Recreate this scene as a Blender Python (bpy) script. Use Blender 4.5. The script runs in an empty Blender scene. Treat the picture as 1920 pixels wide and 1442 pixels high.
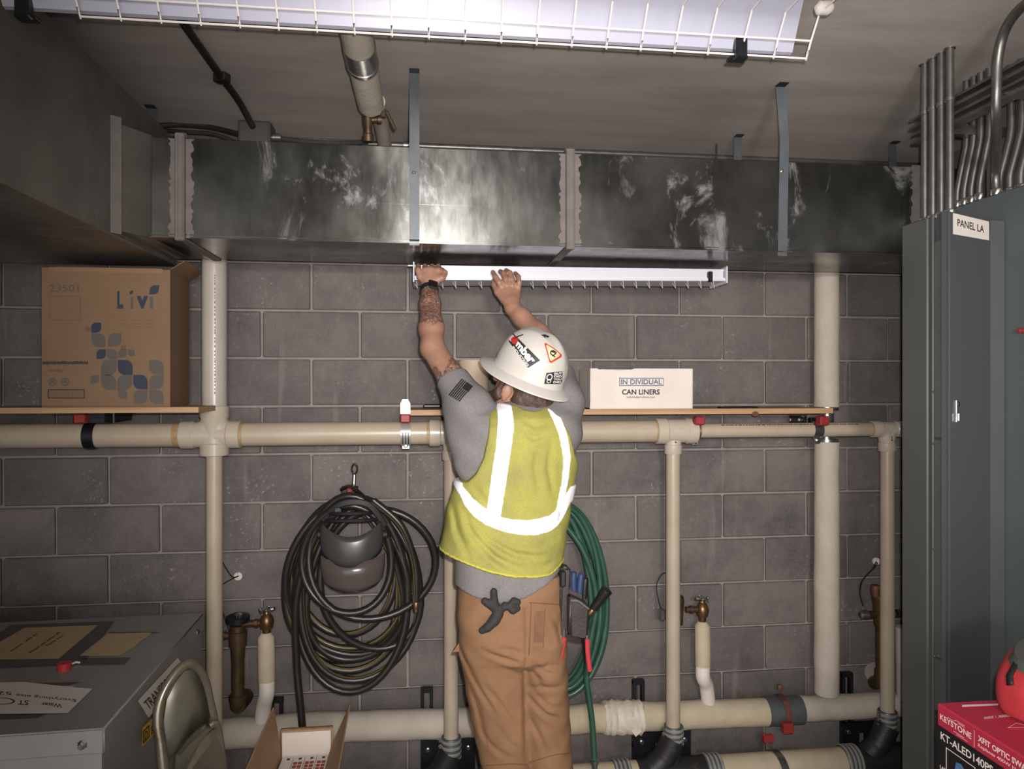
import bpy, bmesh, math, random
import numpy as np
from mathutils import Vector, Matrix, noise
from mathutils.bvhtree import BVHTree
random.seed(7)
scene = bpy.context.scene
COL = scene.collection

# ------------------------------------------------------------------ camera
F = 1332.0                      # focal length in pixels of the 1920 x 1442 frame
TH = math.radians(6.84)         # camera turned this far right of the wall's normal
CH = 1.78                       # camera height
SN, CS = math.sin(TH), math.cos(TH)
cd = bpy.data.cameras.new('camera'); cam = bpy.data.objects.new('camera', cd); COL.objects.link(cam)
cd.sensor_width = 36.0; cd.lens = F*36.0/1920.0; cd.clip_start = 0.02; cd.clip_end = 50
cam.location = (0, 0, CH); cam.rotation_euler = (math.pi/2, 0, -TH)
scene.camera = cam

# ------------------------------------------------------------------ world, lights, exposure
w = bpy.data.worlds.new('world'); scene.world = w; w.use_nodes = True
w.node_tree.nodes['Background'].inputs[0].default_value = (1.0, 0.96, 0.94, 1)
w.node_tree.nodes['Background'].inputs[1].default_value = 2.2
vs = scene.view_settings
vs.view_transform = 'Standard'; vs.look = 'None'; vs.exposure = 0.12; vs.gamma = 1.0; vs.use_curve_mapping = False

fl = bpy.data.lights.new('phone_flash', 'SPOT'); fo = bpy.data.objects.new('phone_flash', fl); COL.objects.link(fo)
fl.energy = 200; fl.spot_size = math.radians(102); fl.spot_blend = 1.0; fl.shadow_soft_size = 0.012
fl.color = (1.0, 0.955, 0.92)
fo.location = (0.03, 0.0, CH+0.05); fo.rotation_euler = (math.pi/2-.02, 0, -TH-.13)
al = bpy.data.lights.new('room_work_light', 'SPOT'); ao = bpy.data.objects.new('room_work_light', al); COL.objects.link(ao)
al.spot_size = math.radians(70); al.spot_blend = 1.0; al.shadow_soft_size = .15; al.energy = 230; al.color = (1.0, 0.95, 0.93)
ao.location = (0.15, -1.3, 2.15); ao.rotation_euler = (math.radians(90), 0, -.17)

# ------------------------------------------------------------------ geometry helpers
def ray(px, py):
    r = (px-960.0)/F; u = (721.0-py)/F
    return Vector((SN+r*CS, CS-r*SN, u))
def P(px, py, Y):               # point of the plane Y (parallel to the block wall) seen at a pixel of the photo
    d = ray(px, py); return Vector((0, 0, CH)) + d*(Y/d.y)
def PX(px, Y): return P(px, 721, Y).x
def PZ(px, py, Y): return P(px, py, Y).z
def onX(px, py, X):             # the same on a plane X = const
    d = ray(px, py); return Vector((0, 0, CH)) + d*(X/d.x)
def onZ(px, py, Z):
    d = ray(px, py); return Vector((0, 0, CH)) + d*((Z-CH)/d.z)
def lin(c):
    return tuple(((v/255.0)/12.92 if v/255.0 <= .04045 else ((v/255.0+.055)/1.055)**2.4) for v in c) + (1.0,)

class MB:
    """collects shapes, links them as ONE mesh object"""
    def __init__(s): s.v = []; s.f = []; s.m = []
    def add(s, vs_, fs_, mi=0):
        o = len(s.v); s.v += [tuple(v) for v in vs_]; s.f += [tuple(i+o for i in f) for f in fs_]; s.m += [mi]*len(fs_); return s
    def box(s, c, size, R=None, bev=0.0, mi=0):
        hx, hy, hz = [x/2 for x in size]; c = Vector(c)
        if bev <= 0:
            pts = [Vector((sx*hx, sy*hy, sz*hz)) for sx in (-1, 1) for sy in (-1, 1) for sz in (-1, 1)]
            fs_ = [(0,1,3,2), (4,6,7,5), (0,4,5,1), (2,3,7,6), (0,2,6,4), (1,5,7,3)]
        else:
            b = min(bev, hx*.95, hy*.95, hz*.95)
            pts = []
            for sx in (-1, 1):
                for sy in (-1, 1):
                    for sz in (-1, 1):
                        pts += [Vector((sx*hx, sy*(hy-b), sz*(hz-b))), Vector((sx*(hx-b), sy*hy, sz*(hz-b))), Vector((sx*(hx-b), sy*(hy-b), sz*hz))]
            fs_ = CHAMFER
        if R is not None: pts = [R @ p for p in pts]
        return s.add([p+c for p in pts], fs_, mi)
    def prism(s, poly, vec, mi=0):          # polygon (list of points) pushed along vec
        n = len(poly); vec = Vector(vec); a = [Vector(p) for p in poly]
        s.add(a+[p+vec for p in a], [tuple(range(n-1, -1, -1)), tuple(range(n, 2*n))]+[(i, (i+1) % n, n+(i+1) % n, n+i) for i in range(n)], mi); return s
    def tube(s, path, rad, n=14, closed=False, caps=True, mi=0, stripe=None, flat=None):
        pts = [Vector(p) for p in path]; k = len(pts)
        if not hasattr(rad, '__len__'): rad = [rad]*k
        T = []
        for i in range(k):
            a = pts[(i-1) % k] if (closed or i > 0) else pts[i]; b = pts[(i+1) % k] if (closed or i < k-1) else pts[i]
            t = (b-a); T.append(t.normalized() if t.length > 1e-9 else (T[-1] if T else Vector((0, 0, 1))))
        up = Vector((0, 0, 1)) if abs(T[0].z) < .9 else Vector((0, -1, 0))
        N = (up-T[0]*up.dot(T[0])).normalized(); V = []; fs_ = []; ms = []
        for i in range(k):
            N = (N-T[i]*N.dot(T[i]))
            N = N.normalized() if N.length > 1e-6 else T[i].orthogonal().normalized()
            B = T[i].cross(N)
            for j in range(n):
                a = 2*math.pi*j/n
                V.append(pts[i]+(N*math.cos(a)*(flat or 1)+B*math.sin(a))*rad[i])
        for i in range(k if closed else k-1):
            for j in range(n):
                i2 = (i+1) % k
                fs_.append((i*n+j, i*n+(j+1) % n, i2*n+(j+1) % n, i2*n+j)); ms.append(1 if stripe is not None and j in stripe else mi)
        if caps and not closed:
            fs_.append(tuple(range(n-1, -1, -1))); ms.append(mi)
            fs_.append(tuple((k-1)*n+j for j in range(n))); ms.append(mi)
        o = len(s.v); s.v += [tuple(v) for v in V]; s.f += [tuple(q+o for q in f) for f in fs_]; s.m += ms; return s
    def cyl(s, a, b, r, r2=None, n=16, mi=0): return s.tube([a, b], [r, r if r2 is None else r2], n=n, mi=mi)
    def lathe(s, a, axis, prof, n=18, mi=0): # prof: (distance along axis, radius)
        a = Vector(a); axis = Vector(axis).normalized()
        return s.tube([a+axis*(d+1e-5*i) for i, (d, r) in enumerate(prof)], [r for d, r in prof], n=n, mi=mi) if True else s
    def build(s, name, mats, parent=None, ang=35, smooth=True):
        me = bpy.data.meshes.new(name); me.from_pydata(s.v, [], s.f)
        if not isinstance(mats, (list, tuple)): mats = [mats]
        for m in mats: me.materials.append(m)
        if len(mats) > 1: me.polygons.foreach_set('material_index', s.m)
        if smooth:
            me.polygons.foreach_set('use_smooth', [True]*len(me.polygons))
            me.set_sharp_from_angle(angle=math.radians(ang))
        bm = bmesh.new(); bm.from_mesh(me); bmesh.ops.recalc_face_normals(bm, faces=bm.faces); bm.to_mesh(me); bm.free()
        me.update()
        o = bpy.data.objects.new(name, me); COL.objects.link(o)
        if parent is not None: attach(o, parent)
        return o
def _chamfer():
    pts = []
    for sx in (-1, 1):
        for sy in (-1, 1):
            for sz in (-1, 1):
                pts += [(sx*1.0, sy*.8, sz*.8), (sx*.8, sy*1.0, sz*.8), (sx*.8, sy*.8, sz*1.0)]
    bm = bmesh.new(); vv = [bm.verts.new(p) for p in pts]; bm.verts.index_update()
    bmesh.ops.convex_hull(bm, input=vv); bmesh.ops.dissolve_limit(bm, angle_limit=.02, verts=bm.verts, edges=bm.edges)
    fs_ = [tuple(v.index for v in f.verts) for f in bm.faces]; bm.free(); return fs_
CHAMFER = _chamfer()
def attach(o, parent):
    o.parent = parent
    o.matrix_parent_inverse = Matrix.Translation(-Vector(parent.location)) if parent.type == 'EMPTY' else parent.matrix_basis.inverted()
def tag(o, label, cat=None, group=None, kind=None):
    if label: o['label'] = label
    if cat: o['category'] = cat
    if group: o['group'] = group
    if kind: o['kind'] = kind
    return o
def thing(name, label, cat, loc=(0, 0, 0), group=None):
    o = bpy.data.objects.new(name, None); COL.objects.link(o); o.location = loc; o.empty_display_size = .05
    return tag(o, label, cat, group)
def struct(o): o['kind'] = 'structure'; return o
def bez(pts, n=8, closed=False):             # Catmull-Rom through the points
    pts = [Vector(p) for p in pts]; k = len(pts); out = []
    for i in range(k if closed else k-1):
        p0 = pts[(i-1) % k] if closed or i > 0 else pts[i]; p1 = pts[i]; p2 = pts[(i+1) % k]
        p3 = pts[(i+2) % k] if closed or i+2 < k else p2
        for j in range(n):
            t = j/n
            out.append(.5*((2*p1)+(p2-p0)*t+(2*p0-5*p1+4*p2-p3)*t*t+(3*p1-p0-3*p2+p3)*t**3))
    if not closed: out.append(pts[-1])
    return out
def arc_corner(a, c, b, r, n=6):             # path a -> c -> b with a rounded corner
    a, c, b = Vector(a), Vector(c), Vector(b); u = (a-c).normalized(); v = (b-c).normalized()
    return [a]+[(c+u*r)*(1-t)**2+c*2*t*(1-t)+(c+v*r)*t*t for t in [i/n for i in range(n+1)]]+[b]

# ------------------------------------------------------------------ materials
def new_mat(name):
    m = bpy.data.materials.new(name); m.use_nodes = True; nt = m.node_tree
    return m, nt, nt.nodes['Principled BSDF']
def mixc(nt, fac, a, b, mode='MIX'):
    n = nt.nodes.new('ShaderNodeMix'); n.data_type = 'RGBA'; n.blend_type = mode
    for sock, val in ((n.inputs[0], fac), (n.inputs[6], a), (n.inputs[7], b)):
        if hasattr(val, 'links'): nt.links.new(val, sock)
        else: sock.default_value = val
    return n.outputs[2]
def noise_n(nt, scale, detail=4, rough=.6, stretch=None, dist=0):
    g = nt.nodes.new('ShaderNodeNewGeometry'); src = g.outputs['Position']
    if stretch:
        mp = nt.nodes.new('ShaderNodeMapping'); mp.inputs['Scale'].default_value = stretch; nt.links.new(src, mp.inputs[0]); src = mp.outputs[0]
    n = nt.nodes.new('ShaderNodeTexNoise'); n.inputs['Scale'].default_value = scale; n.inputs['Detail'].default_value = detail
    n.inputs['Roughness'].default_value = rough; n.inputs['Distortion'].default_value = dist
    nt.links.new(src, n.inputs['Vector']); return n.outputs[0]
def ramp(nt, fac, lo, hi, a=0.0, b=1.0):
    n = nt.nodes.new('ShaderNodeMapRange'); n.inputs[1].default_value = lo; n.inputs[2].default_value = hi
    n.inputs[3].default_value = a; n.inputs[4].default_value = b; nt.links.new(fac, n.inputs[0]); return n.outputs[0]
def bumpn(nt, bs, h, strength, dist=.004):
    b = nt.nodes.new('ShaderNodeBump'); b.inputs['Strength'].default_value = strength; b.inputs['Distance'].default_value = dist
    nt.links.new(h, b.inputs['Height']); nt.links.new(b.outputs[0], bs.inputs['Normal'])
def M(name, col, rough=.6, metal=0.0, col2=None, vs_=6, lo=.35, hi=.7, bump=0, bs_=120, spec=.5, stretch=None, coat=0):
    m, nt, b = new_mat(name)
    c1 = lin(col); b.inputs['Roughness'].default_value = rough; b.inputs['Metallic'].default_value = metal
    b.inputs['Specular IOR Level'].default_value = spec
    if coat: b.inputs['Coat Weight'].default_value = coat; b.inputs['Coat Roughness'].default_value = .15
    if col2 is not None:
        f = ramp(nt, noise_n(nt, vs_, 5, .65, stretch), lo, hi)
        nt.links.new(mixc(nt, f, c1, lin(col2)), b.inputs['Base Color'])
    else: b.inputs['Base Color'].default_value = c1
    if bump: bumpn(nt, b, noise_n(nt, bs_, 3), bump)
    return m

def block_mat():
    m, nt, b = new_mat('concrete_block_paint')
    oi = nt.nodes.new('ShaderNodeObjectInfo')
    base = mixc(nt, oi.outputs['Random'], lin((106, 99, 96)), lin((121, 113, 109)))
    base = mixc(nt, ramp(nt, noise_n(nt, 5, 6, .7), .4, .7), base, lin((88, 83, 81)))
    base = mixc(nt, ramp(nt, noise_n(nt, 60, 4, .75), .54, .72, 0, .5), base, lin((135, 127, 122)))
    # whitish scuffs: small spots gathered in patches
    spot = ramp(nt, noise_n(nt, 50, 6, .78), .57, .66); patch = ramp(nt, noise_n(nt, 4.6, 2, .5), .55, .66)
    mul = nt.nodes.new('ShaderNodeMath'); mul.operation = 'MULTIPLY'; nt.links.new(spot, mul.inputs[0]); nt.links.new(patch, mul.inputs[1])
    base = mixc(nt, mul.outputs[0], base, lin((172, 164, 158)))
    # thin pale drips running down
    drip = ramp(nt, noise_n(nt, 22, 2, .5, (1, 1, .06)), .66, .72, 0, .25)
    base = mixc(nt, drip, base, lin((150, 141, 135)))
    nt.links.new(base, b.inputs['Base Color']); b.inputs['Roughness'].default_value = .75
    bumpn(nt, b, noise_n(nt, 130, 4, .75), .6, .004); return m
def galv_mat(name, base=(122, 122, 118), dark=(84, 83, 78), rough=.205, oxide=1.0, metal=.88):
    m, nt, b = new_mat(name)
    c = mixc(nt, ramp(nt, noise_n(nt, 3.5, 5, .6), .35, .65), lin(base), lin(dark))
    ox = ramp(nt, noise_n(nt, 6.5, 6, .68, (1, 1, .55), .6), .59, .68)
    ox2 = ramp(nt, noise_n(nt, 30, 5, .7, (1, 1, .25)), .66, .72, 0, .6)
    mx = nt.nodes.new('ShaderNodeMath'); mx.operation = 'MAXIMUM'; nt.links.new(ox, mx.inputs[0]); nt.links.new(ox2, mx.inputs[1])
    sc = nt.nodes.new('ShaderNodeMath'); sc.operation = 'MULTIPLY'; sc.inputs[1].default_value = oxide*.75; nt.links.new(mx.outputs[0], sc.inputs[0])
    c = mixc(nt, sc.outputs[0], c, lin((168, 168, 168)))
    nt.links.new(c, b.inputs['Base Color'])
    nt.links.new(ramp(nt, sc.outputs[0], 0, .75, metal, metal*.55), b.inputs['Metallic'])
    nt.links.new(ramp(nt, noise_n(nt, 14, 5, .7, (1, 1, .3)), .3, .7, rough*.8, rough*1.35), b.inputs['Roughness'])
    b.inputs['Anisotropic'].default_value = .75; b.inputs['Anisotropic Rotation'].default_value = .25
    tg = nt.nodes.new('ShaderNodeTangent'); tg.direction_type = 'RADIAL'; tg.axis = 'Z'; nt.links.new(tg.outputs[0], b.inputs['Tangent'])
    bumpn(nt, b, noise_n(nt, 2.2, 3, .5), .10, .03); return m

def mesh_bvh(o):
    me = o.data; return BVHTree.FromPolygons([v.co.copy() for v in me.vertices], [tuple(p.vertices) for p in me.polygons])
_fc = {}
def text_geo(s, bold=0.0, spacing=1.0):
    key = (s, bold, spacing)
    if key in _fc: return _fc[key]
    cu = bpy.data.curves.new('t', 'FONT'); cu.body = s; cu.offset = bold; cu.resolution_u = 3; cu.space_character = spacing; cu.fill_mode = 'FRONT'
    o = bpy.data.objects.new('t', cu); COL.objects.link(o)
    dg = bpy.context.evaluated_depsgraph_get(); me = bpy.data.meshes.new_from_object(o.evaluated_get(dg))
    v = [(p.co.x, p.co.y) for p in me.vertices]; f = [tuple(p.vertices) for p in me.polygons]
    bpy.data.objects.remove(o); bpy.data.meshes.remove(me); bpy.data.curves.remove(cu)
    x0 = min(p[0] for p in v); x1 = max(p[0] for p in v); y0 = min(p[1] for p in v); y1 = max(p[1] for p in v)
    v = [((p[0]-x0)/(x1-x0), (p[1]-y0)/(y1-y0)) for p in v]
    _fc[key] = (v, f); return _fc[key]
def bil(q, u, v):                            # quad BL, BR, TR, TL
    return tuple(q[0][i]*(1-u)*(1-v)+q[1][i]*u*(1-v)+q[2][i]*u*v+q[3][i]*(1-u)*v for i in range(len(q[0])))
def decal(name, geo, quad, surf, mat, parent, off=.0012, label=None):
    """flat print laid on a surface; quad = where its corners (BL, BR, TR, TL) stand in the photo, surf = BVH of the surface"""
    v, f = geo; out = []; ok = []
    for (a, b) in v:
        x, y = bil(quad, a, b); d = ray(x, y).normalized()
        h = surf.ray_cast(Vector((0, 0, CH)), d)
        if h[0] is None: out.append(Vector((0, 0, 0))); ok.append(False)
        else:
            n = h[1] if h[1].dot(d) < 0 else -h[1]
            out.append(h[0]+n*off); ok.append(True)
    f2 = [q for q in f if all(ok[i] for i in q)]
    mb = MB(); mb.add(out, f2)
    used = sorted({i for q in mb.f for i in q}); mp = {i: k for k, i in enumerate(used)}
    mb.v = [mb.v[i] for i in used]; mb.f = [tuple(mp[i] for i in q) for q in mb.f]
    if not mb.v: return None
    o = mb.build(name, mat, parent, smooth=False)
    if label: o['label'] = label
    return o
def grid_geo(nx, ny):
    v = [(i/nx, j/ny) for j in range(ny+1) for i in range(nx+1)]
    return v, [(j*(nx+1)+i, j*(nx+1)+i+1, (j+1)*(nx+1)+i+1, (j+1)*(nx+1)+i) for j in range(ny) for i in range(nx)]
def dense(geo, cuts=2):
    bm = bmesh.new(); vs_ = [bm.verts.new((a, b, 0)) for a, b in geo[0]]
    for f in geo[1]:
        try: bm.faces.new([vs_[i] for i in f])
        except ValueError: pass
    bmesh.ops.triangulate(bm, faces=bm.faces)
    for _ in range(cuts): bmesh.ops.subdivide_edges(bm, edges=bm.edges, cuts=1, use_grid_fill=True)
    bm.verts.index_update(); out = ([(v.co.x, v.co.y) for v in bm.verts], [tuple(v.index for v in f.verts) for f in bm.faces]); bm.free(); return out
def frame_geo(t=.04, ta=None):               # outline of the unit square
    ta = ta or t
    return ([(0, 0), (1, 0), (1, 1), (0, 1), (t, ta), (1-t, ta), (1-t, 1-ta), (t, 1-ta)], [(0, 1, 5, 4), (1, 2, 6, 5), (2, 3, 7, 6), (3, 0, 4, 7)])
def poly_geo(pts): return pts, [tuple(range(len(pts)))]
def bars_geo(rects):
    v = []; f = []
    for (a, b, c, d) in rects:
        o = len(v); v += [(a, b), (c, b), (c, d), (a, d)]; f.append((o, o+1, o+2, o+3))
    return v, f
def line_geo(segs, w, asp=1.0):              # strokes, for handwriting and tattoos
    v = []; f = []
    for (x0, y0, x1, y1) in segs:
        dx, dy = (x1-x0)*asp, y1-y0; l = math.hypot(dx, dy) or 1; nx, ny = -dy/l*w/asp, dx/l*w
        o = len(v); v += [(x0+nx, y0+ny), (x0-nx, y0-ny), (x1-nx, y1-ny), (x1+nx, y1+ny)]; f.append((o, o+1, o+2, o+3))
    return v, f

m_block = block_mat()
m_mortar = M('mortar_joint', (152, 143, 137), .85, col2=(136, 127, 121), vs_=12, bump=.3, bs_=90)
m_ceil = M('painted_concrete_ceiling', (186, 176, 168), .7, col2=(170, 161, 155), vs_=2.2, lo=.4, hi=.62, bump=.15, bs_=40, stretch=(1, 3.5, 1))
m_floor = M('concrete_floor', (150, 145, 138), .7, col2=(130, 125, 118), vs_=4, bump=.2)
m_wallp = M('painted_wall', (104, 99, 95), .8, col2=(95, 90, 86), vs_=3)
m_galv = galv_mat('galvanized_duct')
m_galv2 = galv_mat('dull_trunk_duct', (132, 128, 120), (112, 108, 101), .42, .12, .55)
m_seal = M('duct_sealant', (112, 104, 99), .7, col2=(98, 91, 87), vs_=20, bump=.4, bs_=70)
m_strap = M('galvanized_strap', (112, 117, 120), .45, .55, col2=(95, 100, 103), vs_=9)
m_emt = M('conduit_steel', (128, 125, 121), .4, .75, col2=(104, 101, 98), vs_=20)
m_chrome = M('chrome', (205, 205, 205), .14, 1.0)
m_steel = M('bright_steel', (175, 172, 168), .3, .9, col2=(140, 138, 134), vs_=40)
m_dark = M('dark_flex_conduit', (50, 47, 44), .45, .4)
m_black = M('black_steel', (30, 32, 38), .4, .2, col2=(22, 23, 27), vs_=20)
m_bandst = M('stainless_band', (186, 184, 180), .35, .5)
m_rubber = M('black_rubber', (24, 23, 22), .42)
m_iron = M('black_cast_iron', (34, 33, 33), .5, col2=(70, 68, 66), vs_=18, lo=.6, hi=.75, bump=.3)
m_pvc = M('cream_pvc', (182, 168, 148), .33, col2=(172, 158, 138), vs_=7, spec=.5)
m_pvcw = M('white_pvc', (188, 178, 168), .32, col2=(180, 170, 160), vs_=7)
m_fit = M('pvc_fitting', (188, 177, 160), .3, col2=(180, 168, 152), vs_=9)
m_glue = M('pipe_glue_stain', (176, 148, 108), .5, col2=(150, 120, 85), vs_=40)
m_print = M('faded_pipe_print', (150, 122, 108), .6)
m_insul = M('white_pipe_jacket', (192, 182, 168), .75, col2=(178, 168, 153), vs_=9, bump=.5, bs_=45)
m_insul2 = M('stained_pipe_jacket', (194, 181, 156), .75, col2=(180, 166, 140), vs_=11, bump=.5, bs_=40)
m_wrap = M('crinkled_white_wrap', (214, 205, 190), .6, col2=(196, 186, 170), vs_=20, bump=.8, bs_=50)
m_brass = M('aged_brass', (136, 104, 68), .38, .8, col2=(92, 70, 48), vs_=30)
m_brassd = M('tarnished_brass_pipe', (92, 72, 48), .5, .5, col2=(66, 52, 36), vs_=25)
m_rust = M('rusty_strap', (96, 58, 46), .6, .3, col2=(120, 82, 66), vs_=30)
m_red = M('red_clamp_block', (142, 44, 42), .5)
m_kraft = M('kraft_cardboard', (164, 132, 100), .75, col2=(154, 122, 92), vs_=5, bump=.15)
m_kraft_in = M('cardboard_edge', (140, 108, 76), .85, col2=(108, 82, 56), vs_=60)
m_ink = M('dark_print_ink', (38, 37, 40), .6)
m_navy = M('navy_print', (45, 52, 70), .6)
m_gpr = M('grey_print', (94, 86, 80), .7)
m_gpr2 = M('faint_print', (108, 86, 64), .7)
m_card = M('white_card', (226, 217, 207), .6, col2=(218, 208, 197), vs_=6)
m_cardb = M('white_card_edge', (214, 200, 182), .8)
m_blueink = M('blue_print', (86, 96, 128), .6)
m_wood = M('pine_board', (186, 150, 112), .6, col2=(166, 128, 92), vs_=14, stretch=(.15, 4, 4), lo=.4, hi=.65)
m_knot = M('dark_pine_knot', (98, 62, 42), .6)
m_panel = M('panel_grey_paint', (82, 85, 84), .4, col2=(78, 80, 79), vs_=3, spec=.5)
m_door = M('panel_door_paint', (74, 77, 80), .4, spec=.5)
m_board = M('switchboard_paint', (90, 97, 99), .4, col2=(86, 92, 94), vs_=3)
m_trans = M('transformer_paint', (142, 140, 137), .42, col2=(132, 130, 127), vs_=4, spec=.5)
m_tape = M('dark_duct_tape', (92, 88, 84), .5, col2=(82, 78, 74), vs_=18)
m_brownp = M('brown_paper', (188, 166, 130), .75, col2=(178, 156, 120), vs_=8)
m_paper = M('white_paper', (222, 213, 203), .7)
m_yellow = M('yellow_sticker', (212, 168, 50), .5)
m_chair = M('worn_grey_chair_paint', (112, 108, 94), .35, .25, col2=(92, 88, 76), vs_=9, lo=.45, hi=.7)
m_chairt = M('worn_chair_tube', (138, 130, 114), .28, .6, col2=(92, 78, 62), vs_=12, lo=.5, hi=.72)
m_white = M('white_enamel', (204, 203, 212), .3, spec=.5)
m_wire = M('white_wire', (222, 214, 208), .4)
m_redbox = M('red_box_print', (172, 44, 66), .5, spec=.4)
m_blackbox = M('black_box_print', (24, 23, 26), .5)
m_pink = M('pale_print', (232, 206, 204), .6)
m_redbag = M('red_bag_fabric', (186, 52, 58), .8, col2=(166, 42, 48), vs_=9, bump=.2, bs_=60)
m_olive = M('grey_bag_trim', (74, 76, 70), .7)
m_blk = M('black_webbing', (26, 25, 26), .6)
m_hose = M('black_hose', (36, 33, 30), .36, spec=.5)
m_gold = M('yellow_hose_stripe', (104, 90, 56), .35)
m_white2 = M('bluish_white_enamel', (166, 166, 180), .35, spec=.4)
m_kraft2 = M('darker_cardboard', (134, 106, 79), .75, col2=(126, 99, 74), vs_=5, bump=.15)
m_green = M('green_hose', (40, 76, 60), .36, col2=(56, 92, 75), vs_=10)
m_visor = M('dark_grey_plastic', (62, 60, 58), .3)
m_blue = M('blue_tool_grip', (44, 58, 94), .4)
# ================================================================== THE SETTING
WY = 3.10; HC = 2.83; XL = -2.45; XR = 2.36; YB = -2.6
struct(MB().box((0, (WY+YB)/2, -.05), (XR-XL+.4, WY-YB+.4, .1)).build('floor', m_floor))
struct(MB().box((0, (WY+YB)/2, HC+.06), (XR-XL+.4, WY-YB+.4, .12)).build('ceiling', m_ceil))
struct(MB().box((XL-.06, (WY+YB)/2, HC/2), (.12, WY-YB, HC)).build('wall_left', m_wallp))
struct(MB().box((XR+.06, (WY+YB)/2, HC/2), (.12, WY-YB, HC)).build('wall_right', m_wallp))
# a short return wall behind the electrical gear, proud of the right wall
struct(MB().box(((1.97+XR)/2, (2.30+YB)/2, HC/2), (XR-1.97, 2.30-YB, HC)).build('wall_right_return', m_wallp))
wall = struct(MB().box(((XL+XR)/2, WY+.115, HC/2), (XR-XL, .2, HC)).build('wall_back', m_mortar))
BH, BL, J = .2032, .4064, .0105
zj0 = 1.8905-9*BH
bmeshes = {}
def block(x0, x1, z0, z1, var):
    key = (round(x1-x0, 3), round(z1-z0, 3), var)
    if key not in bmeshes:
        mb = MB(); rr = random.Random(var)
        mb.box((0, 0, 0), (x1-x0, .12, z1-z0), bev=.0045)
        mb.v = [(a+rr.uniform(-.0012, .0012), b+rr.uniform(-.001, .001), c+rr.uniform(-.0012, .0012)) for a, b, c in mb.v]
        o = mb.build('concrete_block', m_block, wall); bmeshes[key] = o.data
    else:
        o = bpy.data.objects.new('concrete_block', bmeshes[key]); COL.objects.link(o); attach(o, wall)
    o.location = ((x0+x1)/2, WY+.06+random.uniform(-.0015, .0015), (z0+z1)/2)
for k in range(-1, 15):
    z0 = max(zj0+k*BH+J/2, .0); z1 = min(zj0+(k+1)*BH-J/2, HC-.001)
    if z1-z0 < .02: continue
    off = -.692 if k % 2 == 1 else -.692+BL/2        # the course above joint 9 (k = 9) has a joint at X = -.692
    n0 = math.floor((XL-off)/BL)
    for n in range(n0, n0+14):
        x0 = max(off+n*BL+J/2, XL); x1 = min(off+(n+1)*BL-J/2, XR)
        if x1-x0 > .03: block(x0, x1, z0, z1, random.randrange(4))

# ================================================================== DUCTS
DY0, DY1 = 2.40, 2.80; DZ0, DZ1 = CH+.472, CH+.795
TX = -.95
tr = thing('trunk_duct', 'big dull grey sheet metal trunk duct at upper left, running toward the viewer', 'duct', (-1.4, .4, CH+.455))
MB().box(((-1.75+TX)/2, (2.86+YB)/2+.3, (CH+.455+CH+.935)/2), (.80, 2.86-YB-.6, .48), bev=.004).build('duct_body', m_galv2, tr)
for y in (.75, 1.35):
    mb = MB(); a = CH+.455; b = CH+.935
    mb.box((TX+.006, y, (a+b)/2), (.014, .03, b-a+.014)); mb.box(((TX-1.75)/2, y, a-.004), (.80, .03, .012)); mb.build('joint_band', m_galv2, tr)
def wavy_strip(x0, x1, z0, z1, y, seed, sides=(1, 1)):   # smeared sealant with ragged edges
    rr = random.Random(seed); n = 34; L = []; R_ = []
    for i in range(n+1):
        z = z0+(z1-z0)*i/n
        L.append(Vector((x0+sides[0]*rr.uniform(-.007, .005), y, z))); R_.append(Vector((x1+sides[1]*rr.uniform(-.005, .007), y, z)))
    mb = MB(); v = L+R_+[p+Vector((0, .004, 0)) for p in L+R_]; k = n+1; f = []
    for i in range(n):
        f += [(i, k+i, k+i+1, i+1), (i, i+1, 2*k+i+1, 2*k+i), (k+i, 3*k+i, 3*k+i+1, k+i+1)]
    return mb.add(v, f)
bd = thing('branch_duct', 'long galvanized rectangular duct with smudged shiny front hanging along the block wall', 'duct', (.4, 2.6, DZ0))
xa = PX(283, DY0); xf1 = PX(340, DY0); xf2 = PX(1068, DY0); xe = PX(1712, DY0)+.25
def section(x0, x1):
    mb = MB(); mb.box(((x0+x1)/2, (DY0+DY1)/2, (DZ0+DZ1)/2), (x1-x0, DY1-DY0, DZ1-DZ0), bev=.0025)
    o = mb.build('duct_section', m_galv, bd)
    lip = MB()       # folded seam along the lower front edge
    lip.box(((x0+x1)/2, DY0-.003, DZ0+.010), (x1-x0-.002, .006, .004)); lip.box(((x0+x1)/2, DY0-.004, DZ0+.001), (x1-x0-.002, .009, .004))
    lip.build('seam', m_galv, o); return o
s1 = section(xa, xf1-.004); s2 = section(xf1+.004, xf2-.004); s3 = section(xf2+.004, xe)
mb = MB()     # faint horizontal score line on the front, as on the long section
mb.box(((PX(690, DY0)+PX(1000, DY0))/2, DY0-.0004, CH+.604), (PX(1000, DY0)-PX(690, DY0), .0016, .0016)); mb.build('score_line', m_galv, s2)
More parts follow.
